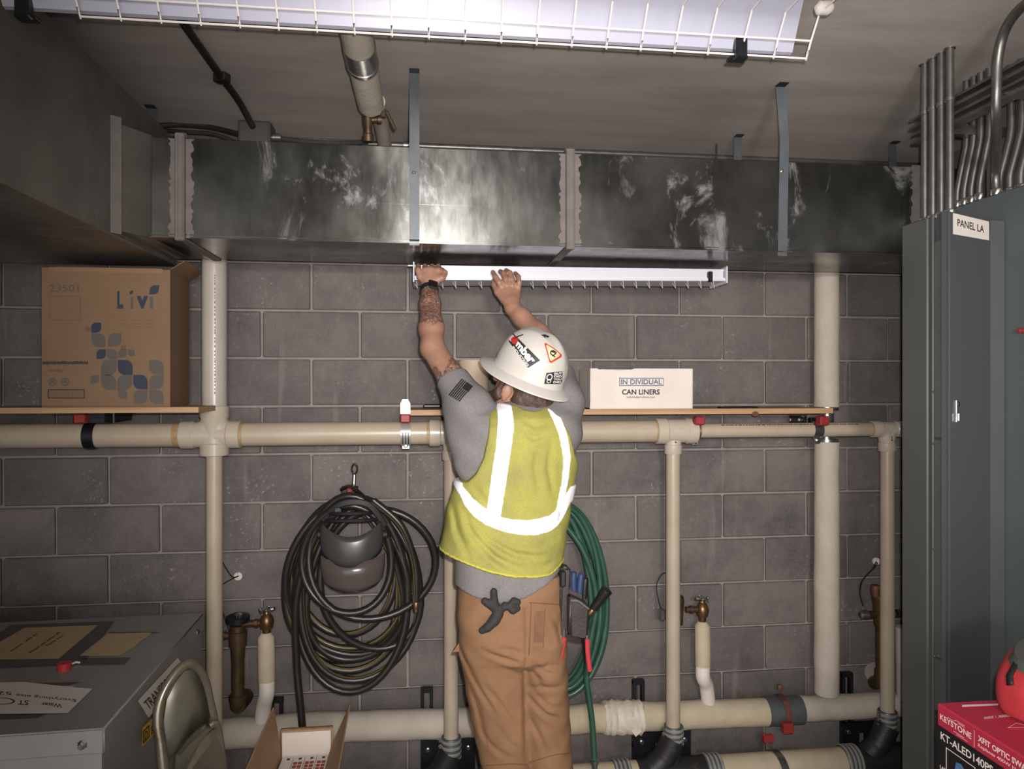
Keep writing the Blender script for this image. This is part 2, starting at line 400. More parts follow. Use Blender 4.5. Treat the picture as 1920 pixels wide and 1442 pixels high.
for xf, wd in ((xf1, .030), (xf2, .030)):
    fl_ = MB()
    for (c, sz) in (((xf, DY0-.010, (DZ0+DZ1)/2), (wd, .022, DZ1-DZ0+.022)), ((xf, (DY0+DY1)/2, DZ0-.002), (wd, DY1-DY0, .008)), ((xf, (DY0+DY1)/2, DZ1+.008), (wd, DY1-DY0, .018))):
        fl_.box(c, sz, bev=.003)
    fl_.box((xf-wd*.18, DY0-.022, (DZ0+DZ1)/2), (.003, .004, DZ1-DZ0)); fl_.box((xf+wd*.3, DY0-.022, (DZ0+DZ1)/2), (.003, .004, DZ1-DZ0))
    fo_ = fl_.build('flange_joint', m_seal, bd)
    wavy_strip(xf-wd*1.15, xf-wd*.45, DZ0+.004, DZ1-.004, DY0-.004, 3, (1, 0)).build('sealant', m_seal, fo_)
    wavy_strip(xf+wd*.45, xf+wd*1.15, DZ0+.004, DZ1-.004, DY0-.004, 5, (0, 1)).build('sealant', m_seal, fo_)
# angled take-off from the trunk to the branch
mb = MB(); a = (TX, 2.29); b = (xa, DY0); c = (xa, DY1); d = (TX, 2.80)
mb.prism([Vector((p[0], p[1], DZ0)) for p in (a, b, c, d)], (0, 0, DZ1-DZ0+.005))
to = mb.build('takeoff', m_galv2, bd)
mb = MB(); n = Vector((a[1]-b[1], b[0]-a[0], 0)).normalized()*(-1); n = Vector((n.x, -abs(n.y), 0)).normalized()
mb.prism([Vector((a[0]+.0, a[1]-.012, DZ0-.012)), Vector((a[0]+.022, a[1]+.012, DZ0-.012)), Vector((a[0]+.022, a[1]+.012, DZ1+.022)), Vector((a[0], a[1]-.012, DZ1+.022))], (-.006, .012, 0)); mb.build('takeoff_flange', m_seal, to)
# sealant end of the branch where it goes behind the conduits
wavy_strip(PX(1708, DY0), PX(1727, DY0), DZ0+.02, DZ1+.004, DY0-.006, 11, (1, 0)).build('sealant', m_seal, bd)

def strap(px, pyt, pyb, Yt, Yb, w_, lab, bend=None, pxt=None):
    t = thing('hanger_strap', lab, 'strap', P(px, pyb, Yb), 'duct hanger straps')
    top = Vector((PX(pxt or px, Yt), Yt, HC-.001)); bot = P(px, pyb, Yb); mb = MB()
    pts = [top]+([bend] if bend else [Vector((bot.x, Yb, DZ1+.01))])+[bot]
    pts = [top] + [p for p in pts[1:]]
    v = []
    for p in pts:
        v += [p+Vector((-w_/2, 0, 0)), p+Vector((w_/2, 0, 0)), p+Vector((w_/2, .003, 0)), p+Vector((-w_/2, .003, 0))]
    f = [(3, 2, 1, 0)]
    for i in range(len(pts)-1):
        for j in range(4): f.append((i*4+j, i*4+(j+1) % 4, i*4+4+(j+1) % 4, i*4+4+j))
    k = (len(pts)-1)*4; f.append((k, k+1, k+2, k+3)); mb.add(v, f)
    mb.build('strap_band', m_strap, t)
    MB().box(top+Vector((.0, -.014, -.0035)), (w_, .034, .004), bev=.001).build('bent_foot', m_dark, t)
    return t
y0 = DY0-.006
t = strap(777, 142, 460, 2.405, y0, .033, 'pale grey metal hanger strap crossing the middle of the long duct')
MB().lathe(P(776, 324, y0), (0, -1, 0), [(0, .006), (.003, .006), (.005, .003)], 8).build('screw', m_steel, t)
t = strap(1467, 175, 480, 2.36, y0, .034, 'bent grey metal hanger strap over the right end of the long duct', bend=P(1471, 262, y0), pxt=1463)
MB().lathe(P(1466, 321, y0), (0, -1, 0), [(0, .006), (.003, .006), (.005, .003)], 8).build('screw', m_steel, t)
strap(1383, 235, 308, 2.865, DY1+.004, .033, 'short dark strap behind the duct, left of the bent strap')
strap(1674, 243, 308, 2.865, DY1+.004, .033, 'short dark strap behind the duct next to the vertical conduits')
strap(285, 196, 260, 2.83, DY1+.004, .036, 'short strap at the corner of the trunk duct by the ceiling')

# ================================================================== CEILING RUNS
zc = HC-.022
cr = thing('conduit_run', 'thin shiny conduit running along the top of the block wall above the duct', 'conduit', (.3, 3.05, zc))
a = P(512, 246, 3.05); b = P(1735, 290, 3.05); a.z = b.z = zc-.006
MB().tube([Vector((PX(690, 3.03), 3.05, zc-.012)), Vector((b.x, 3.05, zc-.012))], .0125).build('conduit', m_emt, cr)
pts = []; x0 = PX(520, 3.0); x1 = PX(690, 3.0); n = 120
MB().tube([Vector((x0+(x1-x0)*i/n, 3.0, zc-.02-.012*math.sin(math.pi*i/n))) for i in range(n+1)], [.0115 if i % 2 else .0095 for i in range(n+1)], 10).build('flex_conduit', m_emt, cr)
MB().cyl(Vector((PX(757, 3.03), 3.05, zc-.012)), Vector((PX(769, 3.03), 3.05, zc-.012)), .019).build('coupling', m_steel, cr)
MB().tube([Vector((PX(700, 3.0), 2.98, zc-.07)), Vector((PX(1730, 3.0), 2.98, zc-.075))], .010, 10).build('lower_conduit', m_dark, cr)
x = PX(1338, 3.0)
MB().cyl((x, 2.97, HC-.002), (x, 2.97, HC-.125), .004, n=8).build('support_rod', m_dark, cr)
m_dkbox = M('dull_steel_box', (86, 84, 82), .5, .4)
jb = thing('junction_box', 'small grey steel junction box at ceiling corner where the flexible conduit ends', 'box', P(480, 246, 2.96))
c = P(480, 247, 2.95); MB().box((c.x, 2.97, HC-.052), (.125, .10, .10), bev=.004).build('box_body', m_dkbox, jb)
MB().cyl((c.x+.062, 2.97, HC-.05), (c.x+.095, 2.97, HC-.05), .016).build('connector', m_steel, jb)
MB().box((c.x, 2.917, HC-.052), (.110, .004, .085), bev=.002).build('cover', m_dkbox, jb)
fx = thing('flexible_conduit', 'dark flexible conduit clipped across the ceiling down to the junction box', 'conduit', (0, 0, 0)); 
path = bez([onZ(330, 20, zc), onZ(347, 48, zc), onZ(412, 140, zc), onZ(448, 190, zc), Vector((c.x-.005, 2.90, zc-.004)), Vector((c.x, 2.935, zc-.02))], 22)
fx.location = path[0]
MB().tube(path, [.0125 if i % 2 else .0108 for i in range(len(path))], 10).build('conduit', m_dark, fx)
q = onZ(416, 146, zc); MB().box(q, (.05, .035, .028), Matrix.Rotation(-.5, 3, 'Z'), .004).build('clip', m_dark, fx)
lf = thing('armoured_cable', 'dark cables drooping over the duct beside the trunk corner', 'cable', P(380, 240, 3.0))
MB().tube(bez([P(298, 236, 2.98), P(340, 234, 3.0), P(400, 240, 3.0), Vector((c.x-.06, 2.97, HC-.045))], 8), .011, 10).build('cable', m_dark, lf)
MB().tube(bez([P(300, 243, 2.95), P(345, 248, 2.95), P(400, 252, 2.96), Vector((c.x-.06, 2.97, HC-.085))], 8), .009, 10).build('cable', m_dark, lf)

# the insulated ceiling pipe with drain valve
zp = CH+.945; xp = onZ(668, 60, zp).x
cp = thing('ceiling_pipe', 'white insulated ceiling pipe with steel band and brass drain valve', 'pipe', (xp, 2.2, zp))
ya = 2.02; yb = onZ(690, 195, zp).y
MB().tube([(xp, ya-.3+.06, zp), (xp, yb, zp), (xp, yb+.018, zp)], [.044, .044, .030], 22).build('insulation', m_insul, cp)
mb = MB(); y1_ = onZ(675, 84, zp).y; y2_ = onZ(678, 122, zp).y
mb.cyl((xp, y1_, zp), (xp, y2_, zp), .0465, n=24); mb.cyl((xp, y2_-.022, zp), (xp, y2_-.012, zp), .0485, n=24); mb.build('steel_band', m_steel, cp)
MB().tube([(xp+.022, yb, zp+.01), (xp+.022, WY-.02, zp+.01)], .027, 16).build('pipe', m_insul, cp)
vb = MB(); v0 = Vector((xp-.012, yb+.015, zp+.004))
vb.lathe(v0+Vector((0, .0, .02)), (0, .35, -1), [(0, .010), (.03, .010), (.032, .016), (.05, .018), (.075, .018), (.09, .013), (.11, .013), (.112, .018), (.135, .018)], 14)
vb.lathe(v0+Vector((0, .02, -.045)), (1, .1, .1), [(0, .011), (.03, .011), (.032, .015), (.045, .015)], 12)
vo = vb.build('valve_body', m_brassd, cp)
hb = MB(); h0 = v0+Vector((.048, .015, -.03))
hb.box(h0+Vector((.004, 0, .008)), (.018, .016, .03), bev=.003); hb.box(h0+Vector((.030, -.005, -.018)), (.012, .008, .07), Matrix.Rotation(-.45, 3, 'Y'), .003)
hb.build('valve_handle', m_brassd, vo)

# ================================================================== PVC VENT NETWORK
PY = 2.90; zv = CH-.196; R3, R2 = .0465, .0305
pv = thing('pvc_vent_pipe', 'cream plastic drain and vent piping network fixed along the block wall', 'pipe', (.2, PY, zv))
def hp(px0, px1, r, mat, nm='horizontal_pipe', Y=PY): return MB().tube([(PX(px0, Y), Y, zv), (PX(px1, Y), Y, zv)], r, 24).build(nm, mat, pv)
xc = PX(402, PY)
MB().tube([(XL+.01, PY, zv), (PX(345, PY), PY, zv)], R3, 24).build('horizontal_pipe', m_pvc, pv)
hp(445, 815, R3, m_pvc); hp(880, 1240, R3, m_pvc); hp(1290, 1640, R2, m_pvc)
for (p0, p1, r) in ((328, 341, R3), (452, 458, R3), (800, 805, R3), (1226, 1231, R3), (1303, 1312, R2), (1630, 1634, R2)):
    hp(p0, p1, r+.0012, m_glue, 'glue_ring')
def vpipe(px, py0, py1, r, mat, Y=PY, nm='vertical_pipe'):
    return MB().tube([(PX(px, Y), Y, PZ(px, py0, Y)), (PX(px, Y), Y, PZ(px, py1, Y))], r, 24).build(nm, mat, pv)
MB().tube([(xc, PY, DZ1-.02), (xc, PY, PZ(402, 780, PY))], R3, 24).build('vertical_pipe', m_pvcw, pv)
MB().tube([(xc, PY, PZ(402, 840, PY)), (xc, PY, .19)], R2, 24).build('vertical_pipe', m_pvc, pv)
# the cross: hubs with rims and a swelling body
mb = MB(); z1 = PZ(402, 761, PY); z0 = PZ(402, 854, PY); xl = PX(340, PY); xr = PX(452, PY); RH = .0545
mb.lathe((xl, PY, zv), (1, 0, 0), [(0, RH*.96), (.003, RH), (.045, RH), (.050, .050), (xr-xl-.050, .050), (xr-xl-.045, RH), (xr-xl-.003, RH), (xr-xl, RH*.96)], 28)
mb.lathe((xc, PY, z1), (0, 0, -1), [(0, RH*.96), (.003, RH), (.042, RH), (.047, .051), (z1-z0-.05, .050), (z1-z0-.045, RH), (z1-z0-.003, RH), (z1-z0, RH*.96)], 28)
for s in (-1, 1):     # sweeping throats of the sanitary cross
    mb.tube(bez([(xc+s*.062, PY, zv+.004), (xc+s*.022, PY, zv-.003), (xc, PY, zv-.045)], 6), [.048]*13, 24)
    mb.tube(bez([(xc+s*.060, PY, zv), (xc+s*.024, PY, zv+.02), (xc, PY, zv+.05)], 6), [.046]*13, 24)
mb.build('cross_fitting', m_fit, pv)
def tee(px, p0, p1, r1, r2, pyb, end1=None):
    x = PX(px, PY); a = PX(p0, PY); b = PX(p1, PY); zb = PZ(px, pyb, PY); L = b-a; mb = MB(); h1 = r1*1.19; h2 = r2*1.22; hub = min(.042, L*.3)
    mb.lathe((a, PY, zv), (1, 0, 0), [(0, h1*.96), (.003, h1), (hub, h1), (hub+.004, r1*1.09), (L-hub-.004, r1*1.09), (L-hub, h1), (L-.003, h1), (L, h1*.96)], 26)
    mb.tube(bez([(x-.045, PY, zv), (x-.012, PY, zv-.012), (x, PY, zv-.05)], 6), [r2*1.12]*13, 22)
    mb.tube(bez([(x+.035, PY, zv), (x+.010, PY, zv-.012), (x, PY, zv-.05)], 6), [r2*1.12]*13, 22)
    mb.lathe((x, PY, zv), (0, 0, -1), [(0, r2*1.1), (zv-zb-.04, r2*1.1), (zv-zb-.036, h2), (zv-zb-.003, h2), (zv-zb, h2*.96)], 22)
    mb.build('tee_fitting', m_fit, pv)
tee(846, 805, 900, R3, R2, 862); tee(1262, 1229, 1304, R3, R2, 851); tee(1663, 1633, 1694, R2, R2, 846)
for (px, pb) in ((846, 1385), (1262, 1366), (1664, 1345)): vpipe(px, 840, pb, .0298, m_pvc)
hp(1690, 1745, R2, m_pvc)
# printed lettering along two pipes
def pipe_print(pxs, pys, axis, n, seed, dz=0):
    rr = random.Random(seed); mb = MB()
    return rr, mb
mb = MB(); rr = random.Random(4); z = PZ(405, 520, PY)
while z > PZ(405, 740, PY):
    h = rr.uniform(.004, .010); a = math.radians(-90+18)
    mb.box((xc+math.cos(a)*(R3+.0003), PY+math.sin(a)*(R3+.0003), z), (.004, .0012, h)); z -= h+rr.uniform(.003, .012)
mb.build('pipe_print', m_print, pv)
mb = MB(); x = PX(1350, PY)
while x < PX(1605, PY):
    h = rr.uniform(.004, .010); a = math.radians(50)
    mb.box((x, PY-math.cos(a)*(R2+.0002), zv+math.sin(a)*(R2+.0002)), (h, .0012, .0035), Matrix.Rotation(-a, 3, 'X')); x += h+rr.uniform(.002, .006)
mb.build('pipe_print', m_ink, pv)

# ================================================================== INSULATED PIPES
IY = 2.985
ip = thing('insulated_riser', 'tall white insulated pipe standing between the duct and the lower insulated pipe', 'pipe', P(1556, 1290, IY))
x = PX(1550, IY); rI = .0535
def ins(z0, z1, mat=m_insul, nm='insulation', r=rI):
    n = 14; rr = random.Random(int(z0*100)); pts = [(x+rr.uniform(-.0012, .0012), IY, z0+(z1-z0)*i/n) for i in range(n+1)]
    return MB().tube(pts, [r+rr.uniform(-.0012, .0015) for _ in pts], 22).build(nm, mat, ip)
ins(DZ1-.02, PZ(1550, 763, IY)); ins(PZ(1556, 828, IY), PZ(1556, 1300, IY))
ins(PZ(1550, 764, IY), PZ(1556, 829, IY), m_steel, 'bare_pipe', .030)
for py in (766, 826): MB().cyl((x, IY, PZ(1550, py-3, IY)), (x, IY, PZ(1550, py+3, IY)), .05, n=22).build('band', m_steel, ip)
lo = thing('insulated_main', 'thick white insulated pipe running low along the block wall behind the man', 'pipe', P(900, 1352, 2.97))
LY = 3.018
def low(pxs, r, mat, nm, seed=1, jit=.0025):
    rr = random.Random(seed); pts = []; rad = []
    (p0, q0), (p1, q1) = pxs; A = P(p0, q0, LY); B = P(p1, q1, LY); n = max(6, int((B-A).length/.05))
    for i in range(n+1):
        pts.append(A.lerp(B, i/n)+Vector((0, rr.uniform(-jit, jit), rr.uniform(-jit, jit)))); rad.append(r+rr.uniform(-jit, jit)*.6)
    return MB().tube(pts, rad, 22).build(nm, mat, lo)
low(((250, 1386), (640, 1363)), .061, m_insul, 'insulation', 2)
low(((640, 1363), (1060, 1349)), .060, m_insul, 'insulation', 3)
low(((1060, 1349), (1435, 1335)), .060, m_insul2, 'insulation', 4)
low(((1435, 1334), (1500, 1331)), .062, m_strap, 'saddle', 5, .0003)
low(((1500, 1329), (1800, 1315)), .055, m_insul, 'insulation', 6)
mb = MB(); rr = random.Random(9); A = P(1130, 1346, LY); B = P(1200, 1344, LY); pts = []; rad = []
for i in range(13):
    pts.append(A.lerp(B, i/12)); rad.append(.064+.007*abs(math.sin(i*1.7))+rr.uniform(0, .004))
mb.tube(pts, rad, 20); mb.v = [(a_+rr.uniform(-.003, .003), b_+rr.uniform(-.003, .003), c_+rr.uniform(-.004, .003)) for a_, b_, c_ in mb.v]
q = P(1187, 1372, LY-.066); mb.prism([q+Vector((-.02, 0, .05)), q+Vector((.03, 0, .055)), q+Vector((.035, -.004, .0)), q+Vector((.01, -.006, -.02)), q+Vector((-.008, -.003, .005))], (0, .004, 0))
mb.build('torn_wrap', m_wrap, lo)

# ================================================================== WASTE LINE AT THE FLOOR
WYp = 2.90
def band_coupling(px, pyt, pyb, lab, r=.040):
    t = thing('banded_coupling', lab, 'coupling', P(px, pyb, PY), 'shielded pipe couplings')
    A = P(px, pyt, PY); B = P(px, pyb, PY); B.x = A.x; L = (A-B).length
    MB().lathe(A, (0, 0, -1), [(0, r*.97), (L*.03, r), (L*.97, r), (L, r*.97)], 26).build('sleeve', m_strap, t)
    for k in range(4):
        z = A.z-L*(k+.5)/4
        MB().lathe((A.x, PY, z+.006), (0, 0, -1), [(0, r+.0008), (.001, r+.0022), (.010, r+.0022), (.012, r+.0008)], 26).build('clamp_band', m_bandst, t)
        MB().box((A.x-r-.004, PY-.006, z), (.016, .014, .013), bev=.003).build('clamp_screw', m_steel, t)
    return t
ct = [(846, 1381, 1425, 'banded steel coupling low on the pipe just left of the man'), (1263, 1360, 1398, 'banded steel coupling on the vertical pipe right of the green hose'), (1664, 1332, 1371, 'banded steel coupling on the rightmost vertical pipe beside the grey panel')]
for (px, a_, b_, lab) in ct: band_coupling(px, a_, b_, lab)
wz = .135; rW = .062
wl = thing('waste_line', 'black cast iron drain line with cream sections along the floor', 'pipe', (.8, WYp, .07))
for (px, pyt) in ((846, 1424), (1263, 1397), (1664, 1370)):
    x = PX(px, WYp); zt = PZ(px, pyt, WYp)
    mb = MB(); mb.tube([(x, WYp, zt), (x, WYp, wz)], [.033, .036], 20)
    mb.lathe((x-.16, WYp, wz), (1, 0, 0), [(0, rW), (.02, rW*1.05), (.10, rW*1.05), (.16, rW*1.12), (.22, rW*1.05), (.30, rW*1.05), (.32, rW)], 24)
    mb.tube(bez([(x-.11, WYp, wz+.01), (x-.05, WYp, wz+.06), (x, WYp, wz+.15)], 7), [.054]*7+[.05]*8, 20)
    mb.build('sanitary_tee', m_iron, wl)
def wseg(p0, p1, mat=m_pvc, r=rW): MB().tube([(PX(p0, WYp), WYp, wz), (PX(p1, WYp), WYp, wz)], r, 24).build('pipe_section', mat, wl)
wseg(915, 1195, m_insul2); wseg(1335, 1590, m_insul2); wseg(1735, 1900); wseg(300, 775)
for p in (1165, 1335, 1592, 1740, 915, 770):
    xx = PX(p, WYp); c_ = MB().lathe((xx-.035, WYp, wz), (1, 0, 0), [(0, rW+.004), (.004, rW+.007), (.066, rW+.007), (.07, rW+.004)], 28).build('coupling_sleeve', m_strap, wl)
    for k in range(4): MB().lathe((xx-.032+.018*k, WYp, wz), (1, 0, 0), [(0, rW+.007), (.002, rW+.0105), (.008, rW+.0105), (.010, rW+.007)], 28).build('clamp_band', m_bandst, c_)

# black slotted fixture carriers on the wall
def carrier(pxl, pyt, pxpl, pxpr, pyp, lab):
    t = thing('fixture_carrier', lab, 'bracket', (PX(pxl, 3.06), 3.06, .05), 'black slotted carriers'); Y = 3.065
    x0 = PX(pxl, Y); wd = .052; zt = PZ(pxl, pyt, Y); mb = MB()
    for dx in (0, wd-.014): mb.box((x0+dx+.007, Y, (zt+.1)/2), (.014, .03, zt-.1), bev=.002)
    z = zt-.006
    for k in range(3): mb.box((x0+wd/2, Y, z-.0-k*.14), (wd, .026, .02), bev=.002)
    mb.build('slotted_upright', m_black, t)
    xp0, xp1, zt2 = PX(pxpl, Y), PX(pxpr, Y), PZ(pxpl, pyp, Y); mb = MB()
    hx = xp0+(xp1-xp0)*.42; hz = zt2-.075
    mb.box(((xp0+hx-.014)/2, Y-.03, zt2/2+.02), (hx-.014-xp0, .012, zt2-.04)); mb.box(((xp1+hx+.014)/2, Y-.03, zt2/2+.02), (xp1-hx-.014, .012, zt2-.04))
    mb.box((hx, Y-.03, (zt2+hz+.025)/2), (.028, .012, zt2-hz-.025)); mb.box((hx, Y-.03, (hz-.025+.04)/2), (.028, .012, hz-.025-.04)); mb.build('face_plate', m_black, t)
    for k in range(4):
        MB().lathe((xp0+.03+(k % 2)*(xp1-xp0-.06), Y-.036, zt2-.04-.11*(k//2)), (0, -1, 0), [(0, .010), (.006, .010), (.008, .006), (.014, .006)], 8).build('bolt', m_steel, t)
    for k in range(2):
        MB().lathe((x0+wd+.012+.02*k, Y-.012, zt-.13-.01*k), (0, -1, 0), [(0, .008), (.02, .007), (.022, .004)], 8).build('bolt', m_steel, t)
carrier(789, 1291, 789, 890, 1381, 'black slotted steel carrier on the wall left of the man')
carrier(1186, 1276, 1186, 1290, 1367, 'black slotted steel carrier behind the pipe right of the green hose')
carrier(1577, 1262, 1570, 1660, 1349, 'black slotted steel carrier at far right beside the tall white riser')
carrier(507, 1310, 505, 560, 1400, 'black slotted steel carrier behind the open cardboard box')
# ================================================================== SHELVES ON THE PIPE
zs0 = zv+R3+.028; 
def board(px0, px1, Yf, Yb, zt, th, lab, notch=None):
    t = thing('shelf_board', lab, 'shelf', (PX((px0+px1)/2, Yf), (Yf+Yb)/2, zt-th))
    x0 = PX(px0, Yf) if px0 > -50 else XL+.02; x1 = PX(px1, Yf)
    mb = MB(); xn = notch[0] if notch else x1; yn = notch[1] if notch else Yb
    mb.prism([Vector(q) for q in ((x0, Yf, zt-th), (x1, Yf, zt-th), (x1, yn, zt-th), (xn, yn, zt-th), (xn, Yb, zt-th), (x0, Yb, zt-th))], (0, 0, th))
    mb.build('plank', m_wood, t); return t, x0, x1
SYf = 2.83
zt = PZ(960, 768, SYf); zs = zt; shr, sx0, sx1 = board(754, 1562, SYf, 3.085, zt, .022, 'long pine shelf board resting on the pipe clamps behind the man', (PX(1515, 2.985)-.02, 2.925))
mb = MB(); mb.lathe(P(1416, 776, SYf+.0008), (0, -1, 0), [(0, .011), (.0015, .010)], 14); mb.v = [((a_-P(1416, 776, SYf).x)*1.5+P(1416, 776, SYf).x, b_, c_) for a_, b_, c_ in mb.v]; mb.build('knot', m_knot, shr)
ztl = PZ(200, 764, 2.64); shl, lx0, lx1 = board(-100, 372, 2.64, 2.846, ztl, .020, 'pine shelf board at left carrying the brown carton')
# clamps between pipe and shelf
def clamp(px, Y, py_t, py_red0, py_red1, py_b, lab, strapmat, r=R3, ext=0.0, slots=0):
    t = thing('pipe_clamp', lab, 'clamp', P(px, py_b, PY), 'red clamps on the plastic pipe'); x = PX(px, Y); zr0 = PZ(px, py_red1, Y); zr1 = PZ(px, py_red0, Y)
    MB().box((x, Y+.012, (zr0+zr1)/2), (.040, .045, zr1-zr0), bev=.005).build('red_block', m_red, t)
    mb = MB(); n = 14; ro = r+.003; zb = PZ(px, py_b, Y)
    pts = [Vector((x, PY+ro*math.sin(a), zv+ro*math.cos(a))) for a in [math.radians(-95+(-90)*i/n+100) for i in range(n+1)]]
    pts = [Vector((x, PY-ro*math.sin(math.radians(q)), zv+ro*math.cos(math.radians(q)))) for q in range(5, 176, 10)]
    wd = .020; v = []; f = []
    for p in pts:
        nrm = Vector((0, p.y-PY, p.z-zv)).normalized()
        v += [p+Vector((-wd, 0, 0)), p+Vector((wd, 0, 0)), p+Vector((wd, 0, 0))+nrm*.003, p+Vector((-wd, 0, 0))+nrm*.003]
    for i in range(len(pts)-1):
        for j in range(4): f.append((i*4+j, i*4+(j+1) % 4, i*4+4+(j+1) % 4, i*4+4+j))
    f += [(0, 1, 2, 3), tuple(len(v)-4+k for k in range(4))]; mb.add(v, f); st = mb.build('strap_band', strapmat, t)
    for k in range(slots):
        mb = MB(); q = math.radians(98+0*k)
        for a in range(88, 138, 7):
            a = math.radians(a); mb.box((x+(k-1)*.011, PY-(ro+.0035)*math.sin(a), zv+(ro+.0035)*math.cos(a)), (.004, .0015, .008), Matrix.Rotation(math.pi/2-a, 3, 'X'))
        mb.build('slot', m_dark, st)
    tb = MB(); tb.box((x, PY-.012, (zb+zv-r)/2+.004), (.030, .004, zv-r-zb+.016), bev=.0015); tb.build('tab', strapmat, t)
    MB().lathe((x, PY-.014, zb+.010), (0, -1, 0), [(0, .009), (.005, .009), (.007, .005), (.014, .005)], 8).build('bolt', m_steel, t)
    if ext: MB().prism([Vector((x-.019, Y-.006, zr1)), Vector((x+.019, Y-.006, zr1)), Vector((x+.019, Y-.006, zr1+ext*.7)), Vector((x+.010, Y-.006, zr1+ext)), Vector((x-.010, Y-.006, zr1+ext)), Vector((x-.019, Y-.006, zr1+ext*.7))], (0, .004, 0)).build('upper_tab', strapmat, t)
    return t
clamp(760, 2.822, 752, 776, 793, 843, 'bright steel pipe clamp with red block at left end of long shelf', m_bandst, ext=.058, slots=3)
clamp(150, 2.80, 775, 776, 794, 845, 'black strap pipe clamp with red block under the left shelf', m_black)
clamp(1312, 2.835, 780, 781, 797, 835, 'steel pipe clamp with red block where the shelf pipe narrows', m_steel, R2, slots=2)
clamp(1545, 2.835, 780, 780, 798, 832, 'red block clamp at the right end of the shelf by the white riser', m_steel, R2)
sp = thing('strut_clamp', 'shiny steel clamp plate on the wall just under the shelf right end', 'clamp', P(1500, 787, 3.07))
mb = MB(); mb.box(P(1494, 787, 3.07), (.085, .02, .042), bev=.003); mb.build('plate', m_chrome, sp)
for px in (1486, 1503): MB().lathe(P(px, 787, 3.06), (0, -1, 0), [(0, .013), (.008, .013), (.012, .008), (.02, .008)], 6).build('nut', m_dark, sp)
MB().box(P(1525, 789, 3.075), (.04, .03, .03), bev=.004).build('strut_end', m_black, sp)
su = thing('shelf_support', 'short black strut bracket under the left shelf board', 'bracket', P(190, 785, 3.0))
MB().box((PX(187, 2.9), 2.95, (ztl-.02+zv+.05)/2), (PX(212, 2.9)-PX(160, 2.9), .25, ztl-.022-zv-.049), bev=.002).build('strut', m_black, su)
MB().box((PX(213, 2.82), 2.822, (ztl-.02+zv+.05)/2), (.004, .006, ztl-.022-zv-.052)).build('plated_end', m_chrome, su)
# small things on the shelf
tag(MB().box(P(1383, 767, SYf+.06)+Vector((0, 0, .006)), (.165, .04, .011), bev=.003).build('black_bar', m_black), 'flat black bar lying on the shelf right of the white carton', 'bar')
tag(MB().box(P(810, 762, SYf+.10)+Vector((0, 0, .002)), (.07, .05, .014), bev=.004).build('black_case', m_black), 'small flat black case on the shelf by the raised arm', 'case')
cn = thing('paper_canister', 'beige upright canister on the shelf behind the raised upper arm', 'canister', P(888, 765, 3.0))
q = Vector((PX(888, 2.98), 2.98, zs)); hcan = PZ(888, 677, 2.98)-zs
MB().lathe(q, (0, 0, 1), [(0, .060), (.004, .063), (hcan-.012, .063), (hcan-.010, .064), (hcan-.001, .064), (hcan, .060)], 30).build('canister_body', M('beige_canister', (190, 170, 148), .55), cn)
MB().lathe(q+Vector((0, 0, hcan)), (0, 0, 1), [(0, .058), (.003, .056)], 30).build('lid', m_card, cn)

# ---- white carton (can liners)
wc = thing('white_carton', 'white carton with torn top edge and printed lettering on the pine shelf', 'box', P(1200, 768, 2.90))
Yc = 2.86; x0 = PX(1106, Yc); x1 = PX(1299, Yc); z0 = zs; z1 = PZ(1200, 691, Yc)
rr = random.Random(21); top = []; n = 44
for i in range(n+1):
    u = i/n; d = 0
    if .08 < u < .42: d = -.004-.005*math.exp(-((u-.27)/.06)**2)+rr.uniform(-.0015, .0015)
    top.append(Vector((x0+(x1-x0)*u, Yc, z1+d)))
mb = MB(); mb.prism([Vector((x0, Yc, z0)), Vector((x1, Yc, z0))]+top[::-1], (0, .004, 0)); fr = mb.build('front_panel', m_card, wc)
mb = MB(); Yk = 3.06
for (xx) in (x0+.002, x1-.002): mb.box((xx, (Yc+Yk)/2, (z0+z1)/2), (.004, Yk-Yc, z1-z0))
mb.box(((x0+x1)/2, Yk, (z0+z1)/2), (x1-x0, .004, z1-z0)); mb.box(((x0+x1)/2, (Yc+Yk)/2, z0+.002), (x1-x0, Yk-Yc, .004)); mb.build('carton_shell', m_card, wc)
MB().box(((x0+x1)/2, (Yc+Yk)/2, z1-.035), (x1-x0-.012, Yk-Yc-.012, .05), bev=.012).build('liner_roll', m_card, wc)
bv = mesh_bvh(fr)
decal('lettering', text_geo('IN DIVIDUAL', .02), [(1164, 721), (1241, 721), (1241, 711), (1164, 711)], bv, m_blueink, wc)
decal('lettering_frame', frame_geo(.012, .09), [(1161, 723.5), (1244, 723.5), (1244, 708.5), (1161, 708.5)], bv, m_blueink, wc)
decal('lettering', text_geo('CAN LINERS', .03), [(1166, 740), (1237, 740), (1237, 730), (1166, 730)], bv, m_ink, wc)
decal('lettering', text_geo('individualproducts.com', .01), [(1175, 747.5), (1228, 747.5), (1228, 742.5), (1175, 742.5)], bv, m_ink, wc)
